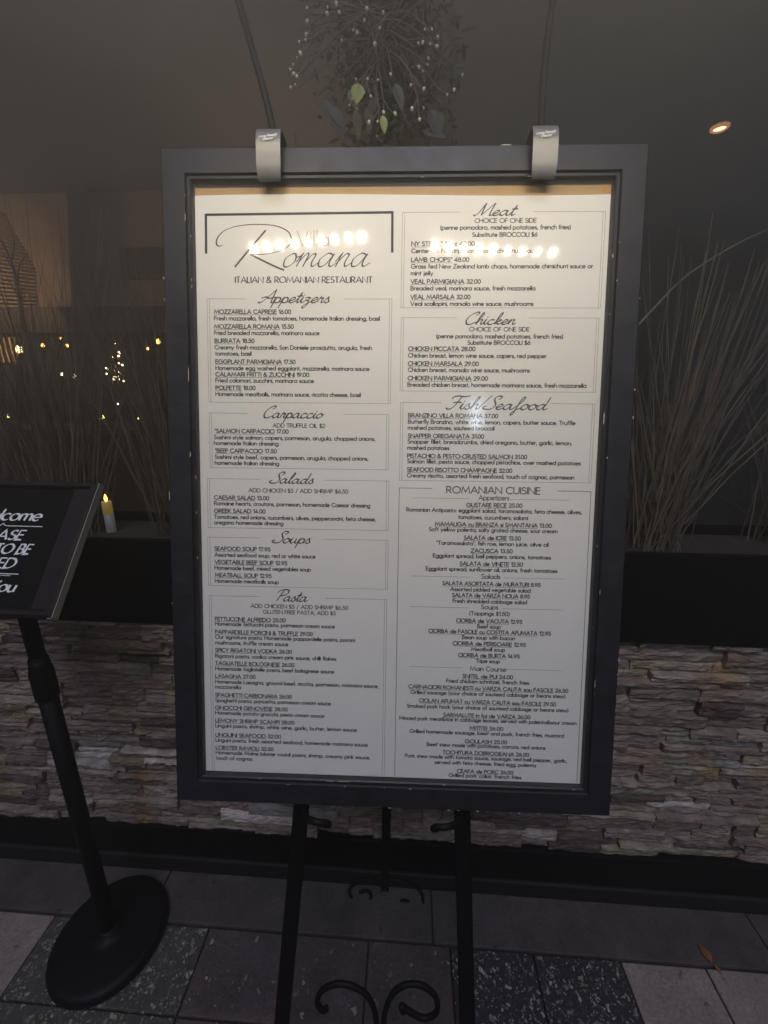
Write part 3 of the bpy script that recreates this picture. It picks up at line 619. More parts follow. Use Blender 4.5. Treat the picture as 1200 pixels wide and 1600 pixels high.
# --- printing: millimetres from the poster's bottom centre
MENU = [
('Appetizers', [
 ('n', 'MOZZARELLA CAPRESE', '16.00', -278.2, -160.9, 730.8),
 ('d', 'Fresh mozzarella, fresh tomatoes, homemade Italian dressing, basil', '', -278.4, -27.0, 721.2),
 ('n', 'MOZZARELLA ROMANA', '15.50', -278.6, -156.8, 709.2),
 ('d', 'Fried breaded mozzarella, marinara sauce', '', -278.8, -117.7, 699.8),
 ('n', 'BURRATA', '18.50', -278.1, -217.0, 688.0),
 ('d', 'Creamy fresh mozzarella, San Daniele prosciutto, arugula, fresh', '', -278.3, -38.2, 678.4),
 ('d', 'tomatoes, basil', '', -277.6, -221.7, 669.2),
 ('n', 'EGGPLANT PARMIGIANA', '17.50', -277.3, -154.2, 657.1),
 ('d', 'Homemade egg washed eggplant, mozzarella, marinara sauce', '', -277.4, -41.7, 647.6),
 ('n', 'CALAMARI FRITTI & ZUCCHINI', '19.00', -277.6, -133.4, 638.1),
 ('d', 'Fried calamari, zucchini, marinara sauce', '', -277.8, -126.1, 629.1),
 ('n', 'POLPETTE', '18.00', -277.9, -216.1, 617.9),
 ('d', 'Homemade meatballs, marinara sauce, ricotta cheese, basil', '', -278.1, -54.5, 608.6),
]),
('Meat', [
 ('c', 'CHOICE OF ONE SIDE', '', 110.1, 199.6, 860.1),
 ('d', '(penne pomodoro, mashed potatoes, french fries)', '', 60.1, 249.6, 850.7),
 ('d', 'Substitute BROCCOLI $6', '', 107.2, 201.9, 840.6),
 ('n', 'NY STEAK*', '12oz 49.00', 18.3, 111.1, 828.1),
 ('d', 'Center-cut NY strip, homemade chimichurri sauce', '', 18.5, 206.6, 818.1),
 ('n', 'LAMB CHOPS*', '48.00', 18.5, 103.7, 805.7),
 ('d', 'Grass fed New Zealand lamb chops, homemade chimichurri sauce or', '', 18.3, 284.1, 796.2),
 ('d', 'mint jelly', '', 18.2, 51.2, 786.4),
 ('n', 'VEAL PARMIGIANA', '32.00', 18.2, 121.6, 774.6),
 ('d', 'Breaded veal, marinara sauce, fresh mozzarella', '', 18.3, 201.8, 765.0),
 ('n', 'VEAL MARSALA', '32.00', 18.3, 107.1, 752.5),
 ('d', 'Veal scallopini, marsala wine sauce, mushrooms', '', 18.4, 200.0, 742.9),
]),
('Chicken', [
 ('c', 'CHOICE OF ONE SIDE', '', 106.7, 195.6, 706.2),
 ('d', '(penne pomodoro, mashed potatoes, french fries)', '', 57.8, 245.7, 696.0),
 ('d', 'Substitute BROCCOLI $6', '', 104.8, 197.8, 686.8),
 ('n', 'CHICKEN PICCATA', '28.00', 16.3, 116.6, 677.5),
 ('d', 'Chicken breast, lemon wine sauce, capers, red pepper', '', 16.5, 222.5, 667.7),
 ('n', 'CHICKEN MARSALA', '29.00', 16.4, 122.4, 655.8),
 ('d', 'Chicken breast, marsala wine sauce, mushrooms', '', 16.6, 198.6, 646.6),
 ('n', 'CHICKEN PARMIGIANA', '29.00', 16.5, 136.7, 634.3),
 ('d', 'Breaded chicken breast, homemade marinara sauce, fresh mozzarella', '', 16.4, 283.1, 624.7),
]),
('Carpaccio', [
 ('c', 'ADD TRUFFLE OIL $2', '', -189.8, -109.0, 561.7),
 ('n', '*SALMON CARPACCIO', '17.00', -280.8, -165.4, 552.5),
 ('d', 'Sashimi style salmon, capers, parmesan, arugula, chopped onions,', '', -281.8, -31.6, 542.8),
 ('d', 'homemade Italian dressing', '', -282.0, -181.0, 533.9),
 ('n', '*BEEF CARPACCIO', '17.50', -280.5, -183.9, 522.2),
 ('d', 'Sashimi style beef, capers, parmesan, arugula, chopped onions,', '', -280.9, -41.9, 512.6),
 ('d', 'homemade Italian dressing', '', -281.1, -180.3, 503.4),
]),
('Salads', [
 ('c', 'ADD CHICKEN $5 / ADD SHRIMP $6.50', '', -228.5, -72.5, 461.5),
 ('n', 'CAESAR SALAD', '13.00', -283.2, -196.3, 449.4),
 ('d', 'Romaine hearts, croutons, parmesan, homemade Caesar dressing', '', -283.3, -38.2, 440.3),
 ('n', 'GREEK SALAD', '14.00', -283.5, -202.2, 428.6),
 ('d', 'Tomatoes, red onions, cucumbers, olives, pepperoncini, feta cheese,', '', -283.7, -29.2, 419.1),
 ('d', 'oregano homemade dressing', '', -283.9, -174.2, 410.2),
]),
('Soups', [
 ('n', 'SEAFOOD SOUP', '17.95', -284.0, -194.8, 368.7),
 ('d', 'Assorted seafood soup, red or white sauce', '', -284.2, -123.3, 358.8),
 ('n', 'VEGETABLE BEEF SOUP', '12.95', -284.1, -168.1, 347.2),
 ('d', 'Homemade beef, mixed vegetables soup', '', -284.3, -130.7, 337.9),
 ('n', 'MEATBALL SOUP', '12.95', -284.2, -193.4, 326.2),
 ('d', 'Homemade meatballs soup', '', -284.3, -181.9, 316.8),
]),
('Pasta', [
 ('c', 'ADD CHICKEN $5 / ADD SHRIMP $6.50', '', -227.2, -71.2, 277.5),
 ('c', 'GLUTEN FREE PASTA, ADD $5', '', -207.2, -91.0, 268.3),
 ('n', 'FETTUCCINE ALFREDO', '25.00', -285.3, -171.1, 254.8),
 ('d', 'Homemade fettuccini pasta, parmesan cream sauce', '', -285.1, -92.4, 246.9),
 ('n', 'PAPPARDELLE PORCINI & TRUFFLE', '29.00', -285.4, -127.7, 233.6),
 ('d', 'Our signature pasta. Homemade pappardelle pasta, porcini', '', -285.5, -60.0, 225.4),
 ('d', 'mushrooms, truffle cream sauce', '', -285.4, -167.0, 215.9),
 ('n', 'SPICY RIGATONI VODKA', '26.00', -285.6, -161.1, 203.5),
 ('d', 'Rigatoni pasta, vodka cream pink sauce, chilli flakes', '', -285.8, -89.7, 193.9),
 ('n', 'TAGLIATELLE BOLOGNESE', '26.00', -286.0, -157.2, 181.7),
 ('d', 'Homemade tagliatelle pasta, beef bolognese sauce', '', -286.1, -93.3, 172.7),
 ('n', 'LASAGNA', '27.00', -286.3, -220.6, 160.2),
 ('d', 'Homemade Lasagna, ground beef, ricotta, parmesan, marinara sauce,', '', -286.8, -21.4, 150.8),
 ('d', 'mozzarella', '', -287.0, -244.4, 142.1),
 ('n', 'SPAGHETTI CARBONARA', '26.00', -286.9, -161.4, 128.5),
 ('d', 'Spaghetti pasta, pancetta, parmesan cream sauce', '', -287.0, -98.0, 119.4),
 ('n', 'GNOCCHI GENOVESE', '28.00', -287.3, -168.3, 107.0),
 ('d', 'Homemade potato gnocchi, pesto cream sauce', '', -287.4, -109.1, 98.2),
 ('n', 'LEMONY SHRIMP SCAMPI', '28.00', -287.3, -157.4, 85.1),
 ('d', 'Linguini pasta, shrimp, white wine, garlic, butter, lemon sauce', '', -287.5, -55.6, 76.3),
 ('n', 'LINGUINI SEAFOOD', '32.00', -287.4, -179.5, 60.5),
 ('d', 'Linguini pasta, fresh assorted seafood, homemade marinara sauce', '', -287.6, -37.6, 51.6),
 ('n', 'LOBSTER RAVIOLI', '32.50', -287.5, -192.0, 38.7),
 ('d', 'Homemade Maine lobster ravioli pasta, shrimp, creamy pink sauce,', '', -287.6, -33.6, 30.1),
 ('d', 'touch of cognac', '', -287.5, -226.5, 20.8),
]),
('Fish/Seafood', [
 ('n', 'BRANZINO VILLA ROMANA', '37.00', 18.3, 153.9, 578.9),
 ('d', 'Butterfly Branzino, white wine, lemon, capers, butter sauce. Truffle', '', 18.1, 269.8, 569.6),
 ('d', 'mashed potatoes, sauteed broccoli', '', 18.0, 149.1, 560.4),
 ('n', 'SNAPPER OREGANATA', '31.00', 18.2, 133.6, 548.2),
 ('d', 'Snapper fillet, breadcrumbs, dried oregano, butter, garlic, lemon,', '', 18.1, 265.8, 539.5),
 ('d', 'mashed potatoes', '', 18.0, 81.8, 530.2),
 ('n', 'PISTACHIO & PESTO-CRUSTED SALMON', '31.00', 17.9, 199.7, 517.9),
 ('d', 'Salmon fillet, pesto sauce, chopped pistachios, over mashed potatoes', '', 18.1, 280.5, 509.5),
 ('n', 'SEAFOOD RISOTTO CHAMPAGNE', '32.00', 18.0, 178.0, 496.9),
 ('d', 'Creamy risotto, assorted fresh seafood, touch of cognac, parmesan', '', 18.1, 271.7, 488.0),
]),
('Romanian', [
 ('h', 'ROMANIAN CUISINE', '', 79.0, 221.6, 464.7),
 ('s', 'Appetizers', '', 128.4, 175.2, 454.8),
 ('n', 'GUSTARE RECE', '25.00', 110.2, 195.4, 443.9),
 ('d', 'Romanian Antipasto: eggplant salad, taramosalata, feta cheese, olives,', '', 18.2, 285.9, 435.3),
 ('d', 'tomatoes, cucumbers, salami', '', 98.1, 204.9, 425.0),
 ('n', 'MAMALIGA cu BRANZA si SMANTANA', '13.00', 62.6, 241.3, 413.7),
 ('d', 'Soft yellow polenta, salty grated cheese, sour cream', '', 53.6, 250.4, 405.4),
 ('n', 'SALATA de ICRE', '13.50', 107.8, 195.0, 393.2),
 ('d', '"Taramosalata", fish roe, lemon juice, olive oil', '', 65.6, 237.6, 384.3),
 ('n', 'ZACUSCA', '13.50', 119.1, 183.2, 373.0),
 ('d', 'Eggplant spread, bell peppers, onions, tomatoes', '', 60.7, 242.3, 364.3),
 ('n', 'SALATA de VINETE', '12.50', 102.4, 199.9, 352.4),
 ('d', 'Eggplant spread, sunflower oil, onions, fresh tomatoes', '', 50.1, 253.2, 343.5),
 ('s', 'Salads', '', 136.6, 165.7, 332.2),
 ('n', 'SALATA ASORTATA de MURATURI', '8.95', 76.4, 228.3, 320.9),
 ('d', 'Assorted pickled vegetable salad', '', 88.9, 213.3, 311.7),
 ('n', 'SALATA de VARZA NOUA', '8.95', 92.2, 212.5, 302.3),
 ('d', 'Fresh shredded cabbage salad', '', 93.3, 208.4, 293.1),
 ('s', 'Soups', '', 137.6, 164.2, 283.7),
 ('d', '(Toppings $1.50)', '', 119.4, 182.5, 273.8),
 ('n', 'CIORBA de VACUTA', '12.95', 99.5, 202.2, 261.6),
 ('d', 'Beef soup', '', 132.7, 169.1, 252.9),
 ('n', 'CIORBA de FASOLE cu COSTITA AFUMATA', '12.95', 56.6, 247.5, 243.8),
 ('d', 'Bean soup with bacon', '', 109.4, 192.2, 235.0),
 ('n', 'CIORBA de PERISOARE', '12.95', 95.1, 209.6, 224.7),
 ('d', 'Meatball soup', '', 124.3, 177.4, 216.0),
 ('n', 'CIORBA de BURTA', '14.95', 104.2, 200.6, 205.8),
 ('d', 'Tripe soup', '', 132.2, 170.1, 197.0),
 ('s', 'Main Course', '', 123.4, 180.1, 183.5),
 ('n', 'SNITEL de PUI', '24.00', 111.9, 191.4, 171.5),
 ('d', 'Fried chicken schnitzel, french fries', '', 86.4, 217.1, 163.1),
 ('n', 'CARNACIORI ROMANESTI cu VARZA CALITA sau FASOLE', '26.50', 26.6, 278.5, 151.9),
 ('d', 'Grilled sausage (your choice of sauteed cabbage or beans stew)', '', 30.0, 274.8, 142.9),
 ('n', 'CIOLAN AFUMAT cu VARZA CALITA sau FASOLE', '29.50', 44.2, 260.5, 129.2),
 ('d', 'Smoked pork hock (your choice of sauteed cabbage or beans stew)', '', 24.6, 280.7, 119.8),
 ('n', 'SARMALUTE in foi de VARZA', '26.00', 83.3, 221.3, 106.5),
 ('d', 'Minced pork meat&rice in cabbage leaves, served with polenta&sour cream', '', 12.3, 294.1, 99.1),
 ('n', 'MITITEI', '26.00', 125.6, 179.1, 85.8),
 ('d', 'Grilled homemade sausage, beef and pork, french fries, mustard', '', 29.6, 275.3, 77.5),
 ('n', 'GOULASH', '25.00', 118.8, 186.1, 63.4),
 ('d', 'Beef stew made with potatoes, carrots, red onions', '', 57.8, 247.2, 56.2),
 ('n', 'TOCHITURA DOBROGEANA', '26.00', 83.5, 221.6, 43.7),
 ('d', 'Pork stew made with tomato sauce, sausage, red bell pepper, garlic,', '', 22.9, 282.4, 35.7),
 ('d', 'served with feta cheese, fried egg, polenta', '', 71.2, 233.3, 26.4),
 ('n', 'CEAFA de PORC', '26.00', 107.5, 197.6, 12.5),
 ('d', 'Grilled pork collar, french fries', '', 94.3, 210.9, 5.1),
]),
]

BOX = {  # left, right, top, bottom, end of the left rule, start of the right rule
 'Appetizers': (-288.6, -9.2, 752.4, 599.0, -228.5, -80.4), 'Meat': (4.5, 298.0, 875.0, 739.7, 88.5, 194), 'Chicken': (5.2, 296.8, 725.4, 618.0, 87.5, 193.3),
 'Carpaccio': (-288.4, -11, 582.5, 498.8, -229.1, -80.6), 'Salads': (-293.4, -9.7, 481.6, 404.8, -210.3, -110.2), 'Soups': (-294.6, -9.3, 389.5, 311.8, -211.7, -109.9),
 'Pasta': (-294.0, -10.2, 295.4, 2.0, -212.8, -107.9), 'Fish/Seafood': (6.6, 297.2, 600.9, 483.0, 69.2, 232.1)}
HEAD = {'Appetizers': (-206.5, -98.1, 746.8, 19.7), 'Meat': (110.7, 172.3, 869.9, 18.2), 'Chicken': (98.9, 179.7, 715.9, 18.1), 'Carpaccio': (-205.8, -108.5, 576.0, 18.3),
 'Salads': (-193.2, -122.3, 475.8, 17.7), 'Soups': (-189.6, -127.0, 382.3, 18.6), 'Pasta': (-188.2, -131.7, 289.0, 19.2), 'Fish/Seafood': (77.3, 231.1, 591.5, 20.2)}
WN, WD = 1.40, 1.30
for sec, lines in MENU:
    k = Ink()
    for st_, t1, t2, u0, u1, v in lines:
        if st_ == 'n':
            full = t1 + ' ' + t2
            k.text(full, u0, v, 5.7, WN, u1)
            # natural widths give the length of the underlined part
            wid = lambda t: sum((2.9 if c == ' ' else (GEO[c][0] + 1.15)) for c in t)
            k.line(u0, v - 1.7, u0 + (u1 - u0) * wid(t1) / wid(full), v - 1.7, .55)
        elif st_ == 'c': k.text(t1, u0, v, 5.7, 1.12, u1)
        elif st_ == 'h': k.text(t1, u0, v, 9.9, 1.6, u1)
        elif st_ == 's': k.text(t1, u0, v, 6.9, 1.2, u1)
        else: k.text(t1, u0, v, 5.7, WD, u1)
    if sec in BOX:
        l_, r2, t_, b_, g0, g1 = BOX[sec]; W2 = .42
        k.line(l_, t_, g0, t_, W2); k.line(g1, t_, r2, t_, W2)
        for x_ in (l_, l_ + 3.4, r2, r2 - 3.4): k.line(x_, t_, x_, b_, W2)
        if sec != 'Pasta': k.line(l_, b_, r2, b_, W2)
        u0, u1, v, cap = HEAD[sec]
        k.text(sec, u0 - 1, v, cap * .98, 2.6, u1 - cap * .28, font=SCRIPT, unit=10, slant=.42, pen=35, thin=.36)
    else:
        k.line(6.5, 471.3, 56.2, 471.3, .8); k.line(247.5, 470, 298, 470, .8); k.line(6.5, 471.3, 6.9, 3, .8); k.line(298, 470, 299.5, 3, .8)
        for v_, (a0, a1, b0, b1) in ((456.3, (27.6, 114.5, 176.6, 265.5)), (334.0, (26.9, 118.7, 171.6, 265.4)), (285.0, (27.9, 119, 171, 264.5)), (187.6, (27.5, 111.4, 179.3, 266.5))):
            k.line(a0, v_, a1, v_, .42); k.line(b0, v_, b1, v_, .42)
    k.build('menu_section', M_ink, POSTER)
k = Ink()
k.stroke([(-288.8, 818.7), (-288.2, 873.2), (-10.4, 875.2), (-9.8, 819.5)], 3.6)
k.stroke(S(-264, 829.6, -270, 828.6, -273.2, 833, -270, 842, -258, 852, -234, 858, -205, 859.2, -181, 856.4, -164.5, 848.5, -160.2, 837, -165, 828, -181, 820.4, -200, 816.9, -221, 816.4), 2.1, pen=20, thin=.45)
k.stroke(S(-198.6, 850.6, -213, 835, -228, 818.5, -245.4, 798.8), 2.6)
k.stroke(S(-221.5, 816.4, -205, 808.5, -188, 800.6, -178, 796.4, -171.5, 794.2), 2.6)
k.text('omana', -176.5, 798.6, 48, 2.6, -47, font=SCRIPT, unit=10, slant=.42, pen=35, thin=.35)
k.text('Villa', -151.3, 828.1, 21.3, .8, -104, gap=1.4)
k.text('ITALIAN & ROMANIAN RESTAURANT', -245.6, 775.7, 8.7, 1.9, -38.5, gap=1.0, pen=15, thin=.42)
k.build('restaurant_logo', M_ink, POSTER)

# ---------------------------------------------------------------- clip-on lamps
def clip_lamp(u, label, head0, head1, armpts, twist):
    e = empty('clip_lamp', mat=bmatrix(u, .958, 0)); tag(e, label, 'lamp', 'lamps clipped to the top of the menu board')
    Z0 = .958
    # spring clip: a bent strip hooked over the frame
    pr = [(.916, .0142), (.9095, .0165), (.911, .0195), (.919, .0225), (.931, .0255), (.944, .0285), (.955, .0303), (.963, .0295), (.969, .0255), (.9705, .018), (.9705, .004), (.967, -.014), (.960, -.0255), (.93, -.025)]
    sp = spline([(0, a_ - Z0, b_) for a_, b_ in pr], 4)
    c = MB(); vs = []; hw = .0172; th = .0016; n = len(sp)
    for i, p in enumerate(sp):
        t = (sp[min(i + 1, n - 1)] - sp[max(i - 1, 0)]).normalized(); nr = Vector((0, -t.z, t.y))
        wd = hw * (1 - .12 * max(0, 1 - i / 14)) ; sh = twist * (p.y + .03)
        taper = min(1, .72 + i * .05) if i < 6 else 1
        for sx in (-1, 1):
            for sn in (-1, 1): vs.append((sx * wd * taper + sh, p.y + nr.y * th * sn, p.z + nr.z * th * sn))
    fs = []
    for i in range(n - 1):
        a, b = i * 4, i * 4 + 4
        fs += [(a, a + 2, b + 2, b), (a + 1, b + 1, b + 3, a + 3), (a, b, b + 1, a + 1), (a + 2, a + 3, b + 3, b + 2)]
    fs += [(0, 1, 3, 2), (4 * n - 4, 4 * n - 2, 4 * n - 1, 4 * n - 3)]
    c.add(vs, fs); clip = c.build('spring_clip', M_clip, e, smooth=False)
    # maker's mark near the top of the clip
    k = Ink(); k.text('Long Reach', -13 , 2.2, 3.4, .7, 13, slant=.25); k.text('Decor', -7, -2.4, 3.0, .65, 7, slant=.25); k.line(-13, -.4, 13, .6, .3)
    lo = k.build('lettering', M_white, clip)
    mt = Matrix.Identity(4); tilt = R(-9)
    mt = Matrix.Translation((twist * .03, .953 - Z0, .0331)) @ Matrix.Rotation(R(6), 4, 'Z') @ Matrix.Rotation(tilt, 4, 'X'); lo.matrix_local = mt
    h0, h1 = Vector(head0) - Vector((u, Z0, 0)), Vector(head1) - Vector((u, Z0, 0)); hc = (h0 + h1) / 2
    ax = (h1 - h0).normalized(); aim = Vector((0, -.72, -.38)); aim = (aim - ax * aim.dot(ax)).normalized(); sd2 = ax.cross(aim)
    a_ = MB(); pts = spline([(0, 0.011, .004), (0, .03, .004)] + [tuple(Vector(q)) for q in armpts] + [tuple(hc - aim * .014)], 10)
    a_.tube(pts, [.0045 + (.0006 if i % 2 else 0) for i in range(len(pts))], 10); a_.build('gooseneck', M_gun, e, smooth=True)
    hb = MB(); L = (h1 - h0).length / 2 + .012
    bm = bmesh.new(); bmesh.ops.create_cube(bm, size=1)
    for v in bm.verts: v.co = hc + ax * v.co.x * 2 * L + sd2 * v.co.y * .026 + aim * (v.co.z * .012 - .0075)
    bmesh.ops.bevel(bm, geom=bm.edges[:], offset=.003, segments=2, affect='EDGES'); hb.bm(bm)
    head = hb.build('lamp_head', M_gun, e)
    for i in range(9):
        p = h0.lerp(h1, i / 8); d = MB(); n = 14
        for (rr, zz) in ((0, 0),): pass
        ring = [p + (ax * math.cos(2 * math.pi * q / n) + sd2 * math.sin(2 * math.pi * q / n)) * .0068 + aim * .0005 for q in range(n)]
        ring2 = [p + (ax * math.cos(2 * math.pi * q / n) + sd2 * math.sin(2 * math.pi * q / n)) * .0048 + aim * .0022 for q in range(n)]
        d.add(ring + ring2, [(q, (q + 1) % n, n + (q + 1) % n, n + q) for q in range(n)] + [tuple(range(n, 2 * n))])
        d.build('led', M_led, head)
clip_lamp(-.1855, 'grey clip-on lamp with its gooseneck bending left, on the frame above the logo', (-.3455, 1.028, .377), (-.0895, 1.063, .388), [(-.012, .08, .008), (-.036, .165, .03), (-.05, .24, .14), (-.04, .21, .27)], .05)
clip_lamp(.1995, 'grey clip-on lamp with a straight upright gooseneck, on the frame above the Meat section', (.085, 1.040, .392), (.356, 1.018, .378), [(0, .09, .006), (.003, .18, .03), (.004, .25, .14), (.01, .21, .27)], -.06)

# ---------------------------------------------------------------- easel
EZ = -.872; WE = -.034
E_ = empty('easel', mat=bmatrix(0, EZ, WE)); tag(E_, 'black metal scrollwork easel holding up the menu board', 'easel')
def bar(mb, a, b, wd, th):
    a, b = Vector(a), Vector(b); t = (b - a).normalized(); s_ = t.cross(Vector((0, 0, 1))).normalized(); n_ = s_.cross(t)
    bm = bmesh.new(); bmesh.ops.create_cube(bm, size=1); m_ = (a + b) / 2; L = (b - a).length
    for v in bm.verts: v.co = m_ + t * v.co.x * L + s_ * v.co.y * wd + n_ * v.co.z * th
    bmesh.ops.bevel(bm, geom=bm.edges[:], offset=min(wd, th) * .18, segments=2, affect='EDGES'); mb.bm(bm)
m_ = MB(); bar(m_, (-.2226, 0, 0), (-.070, 1.75, 0), .0225, .010); m_.build('leg', M_blackmetal, E_)
m_ = MB(); bar(m_, (.164, 0, 0), (.075, 1.75, 0), .0225, .010); m_.build('leg', M_blackmetal, E_)
m_ = MB(); bar(m_, (-.075, 1.725, -.012), (.081, 1.725, -.012), .03, .01); m_.build('top_bar', M_blackmetal, E_)
inv = E_.matrix_world.inverted()
m_ = MB(); bar(m_, (.0, 1.70, -.02), tuple(inv @ Vector((-.0395, .868, .004))), .020, .012); m_.build('rear_leg', M_blackmetal, E_)
def sc_(pts): return [(u_, v_ - EZ, .0) for u_, v_ in pts]
m_ = MB(); q = spline(sc_([(-.107, -.470), (-.117, -.474), (-.126, -.458), (-.116, -.434), (-.087, -.4205), (-.055, -.427), (-.031, -.448), (-.019, -.490), (-.022, -.55), (-.05, -.61), (-.09, -.625), (-.112, -.60), (-.10, -.578), (-.085, -.585)]), 6)
m_.tube(q, .0050, 8); m_.build('scroll', M_blackmetal, E_, smooth=True)
m_ = MB(); q = spline(sc_([(.030, -.470), (.026, -.458), (.044, -.470), (.068, -.480), (.089, -.466), (.087, -.437), (.064, -.4165), (.036, -.4150), (.012, -.432), (-.001, -.463), (-.005, -.50), (.0, -.57), (.03, -.615), (.065, -.62), (.078, -.595), (.062, -.578)]), 6)
m_.tube(q, .0050, 8); m_.build('scroll', M_blackmetal, E_, smooth=True)
m_ = MB(); bar(m_, (-.2, -.635 - EZ, 0), (.152, -.635 - EZ, 0), .014, .009); m_.build('cross_bar', M_blackmetal, E_)
for pts in ([(585, 1372), (566, 1376), (548, 1386), (548, 1400), (566, 1411), (580, 1402), (574, 1392), (562, 1394)], [(606, 1374), (632, 1378), (655, 1390), (661, 1412), (648, 1432), (626, 1430), (618, 1416), (630, 1407), (645, 1412)]):
    m_ = MB(); q = spline([inv @ at(x, y, .842) for x, y in pts], 6); m_.tube(q, .0045, 8); m_.build('shadow_scroll', M_blackmetal, E_, smooth=True)  # added curls in place of the scrollwork's shadow on the strip
for u_ in (-.145, .117):
    m_ = MB(); sg = 1 if u_ < 0 else -1
    q = spline([(u_, -.075 - EZ, .0), (u_, -.060 - EZ, .012), (u_ + sg * .004, -.056 - EZ, .03), (u_ + sg * .012, -.056 - EZ, .055), (u_ + sg * .030, -.053 - EZ, .066), (u_ + sg * .045, -.058 - EZ, .062), (u_ + sg * .048, -.066 - EZ, .056), (u_ + sg * .040, -.066 - EZ, .055)], 6)
    m_.tube(q, .005, 8); m_.build('support_hook', M_blackmetal, E_, smooth=True)

# ---------------------------------------------------------------- welcome sign on its pedestal
SX, SY = -.792, .7066
W_ = empty('pedestal_sign', (SX, SY, 0)); tag(W_, 'black please-wait-to-be-seated sign tilted on a pole with a round base', 'sign stand')
m_ = MB(); m_.lathe([(.137, 0.0015), (.141, .006), (.1405, .018), (.134, .026), (.120, .0295), (.05, .033), (.03, .036), (.024, .046), (.0185, .05)], 72)
m_.build('base', M_base, W_, smooth=True)
m_ = MB(); m_.lathe([(.0185, .0465), (.0185, .90)], 28); lower = m_.build('pole', M_blackmetal, W_, smooth=True)
m_ = MB(); m_.lathe([(.0195, .80), (.0225, .803), (.0225, .868), (.0205, .880), (.0165, .905), (.0155, .907)], 28); m_.build('collar', M_blackmetal, lower, smooth=True)
m_ = MB(); m_.lathe([(.0152, .9075), (.0152, 1.178)], 28); m_.build('upper_pole', M_blackmetal, W_, smooth=True)
TL = R(38.6); sm = Matrix.Translation((0, -.1066, 1.069)) @ Matrix.Rotation(R(90) - TL, 4, 'X')
hw_, SH = .168, .268
def sgn(mb, name, m, parent=W_, smooth=False):
    mb.v = [tuple(sm @ Vector(p)) for p in mb.v]; return mb.build(name, m, parent, smooth)
m_ = MB()
prof2 = [(0, -.004), (0, .004), (-.004, .009), (-.010, .009), (-.0135, .004), (-.0135, -.004)]
vs = []; fs = []
for o_, wv in prof2: vs += [(-hw_ - o_, -o_, wv), (hw_ + o_, -o_, wv), (hw_ + o_, SH + o_, wv), (-hw_ - o_, SH + o_, wv)]
for i in range(len(prof2)):
    j = (i + 1) % len(prof2)
    for q in range(4): fs.append((i * 4 + q, j * 4 + q, j * 4 + (q + 1) % 4, i * 4 + (q + 1) % 4))
m_.add(vs, fs); sf = sgn(m_, 'sign_frame', M_signframe)
m_ = MB(); m_.box(-hw_ + .0137, hw_ - .0137, .0137, SH - .0137, -.0035, .0008); panel = sgn(m_, 'sign_panel', M_signface)
for q_ in (-1, 1):
    m_ = MB(); xa, xb = sorted((q_ * (hw_ - .0138), q_ * (hw_ - .046))); m_.box(xa, xb, .0139, SH - .0139, .0009, .003, 0, bev=.0008); sgn(m_, 'side_strip', M_signframe, sf)
m_ = MB(); m_.box(-hw_ + .003, hw_ - .003, .003, SH - .003, -.011, -.0045, 0, bev=.001); sgn(m_, 'back_plate', M_blackmetal)
m_ = MB(); m_.box(hw_ + .0004, hw_ + .0018, .0, SH, -.010, .0045); m_.box(hw_ - .006, hw_ + .0018, -.0018, -.0004, -.010, .006); sgn(m_, 'edge_strip', M_edge, sf)
k = Ink(); Cc = 0
# the white words of the sign, slanted capitals with a broad pen (mm from the bottom centre of the sign)
def words(t, mid, v, cap, wd, width):
    k.text(t, mid - width / 2 - cap * .1, v, cap, wd, mid + width / 2 - cap * .1, slant=.24, pen=20, thin=.28, gap=1.0, space=2.6)
words('Welcome', 3, 184, 22, 5.2, 142)
k.line(-82, 172, -12, 172, 1.5); k.line(12, 172, 82, 172, 1.5); k.stroke([(-12, 172), (-5, 172.5), (0, 177), (5, 172.5), (12, 172)], 1.5)
words('PLEASE', 2, 144, 19, 4.8, 102)
words('WAIT TO BE', 4, 116, 19, 4.8, 150)
words('SEATED', 4, 88, 19, 4.8, 110)
k.line(-66, 77, 72, 77, 1.5); k.line(-46, 73.5, 58, 73.5, .9)
words('Thank You', 6, 44, 20, 5.0, 144)

k.mb.v = [(a * .001, b * .001, c * .001 + .0012) for a, b, c in k.mb.v]
sgn(k.mb, 'lettering', M_white, panel)

# ---------------------------------------------------------------- hanging plant above the board
HP = empty('hanging_plant', tuple(at(598, 30, 1.0))); tag(HP, 'dark hanging plant with white berry sprigs and broad leaves above the menu board', 'plant')
hrg = random.Random(21); H0 = Vector(HP.location)
BR = [(480,435),(545,435),(602,440),(527,510),(562,530),(460,545),(487,540),(500,505),(633,620),(697,628),(553,675),(600,670),(598,750),(790,600),(852,597),(832,660),(783,470),(855,490),(852,388),(828,370),(880,320),(875,355),(825,237),(850,232),(890,242),(928,255),(932,205),(860,160),(900,160),(1068,412),(1022,495),(982,520),(120,480),(146,465),(118,382),(135,355),(137,405),(155,420),(157,318),(174,292),(168,230),(203,218),(207,190),(212,115),(210,42),(322,75),(324,40),(388,68),(372,20),(541,48),(630,70),(527,110),(465,165),(488,182),(612,152),(402,222),(584,242),(445,580),(487,598),(672,410)]
M_berry = mat('white_berry', (.70, .70, .58), rough=.5, vary=.1, scale=80)
twigs = MB()
pts_ = []
for bx, by in BR:
    px, py = 420 + bx / 3.53, by / 3.53
    pts_.append((px, py, at(px, py, hrg.uniform(.86, .96)) - H0))
def ball(mb, c, r, st=1.25):
    bm = bmesh.new(); bmesh.ops.create_icosphere(bm, subdivisions=2, radius=r)
    ax_ = Vector((hrg.uniform(-1, 1), hrg.uniform(-1, 1), hrg.uniform(-1, 1))).normalized()
    for v in bm.verts: v.co = c + v.co + ax_ * v.co.dot(ax_) * (st - 1)
    mb.bm(bm)
clusters = {}
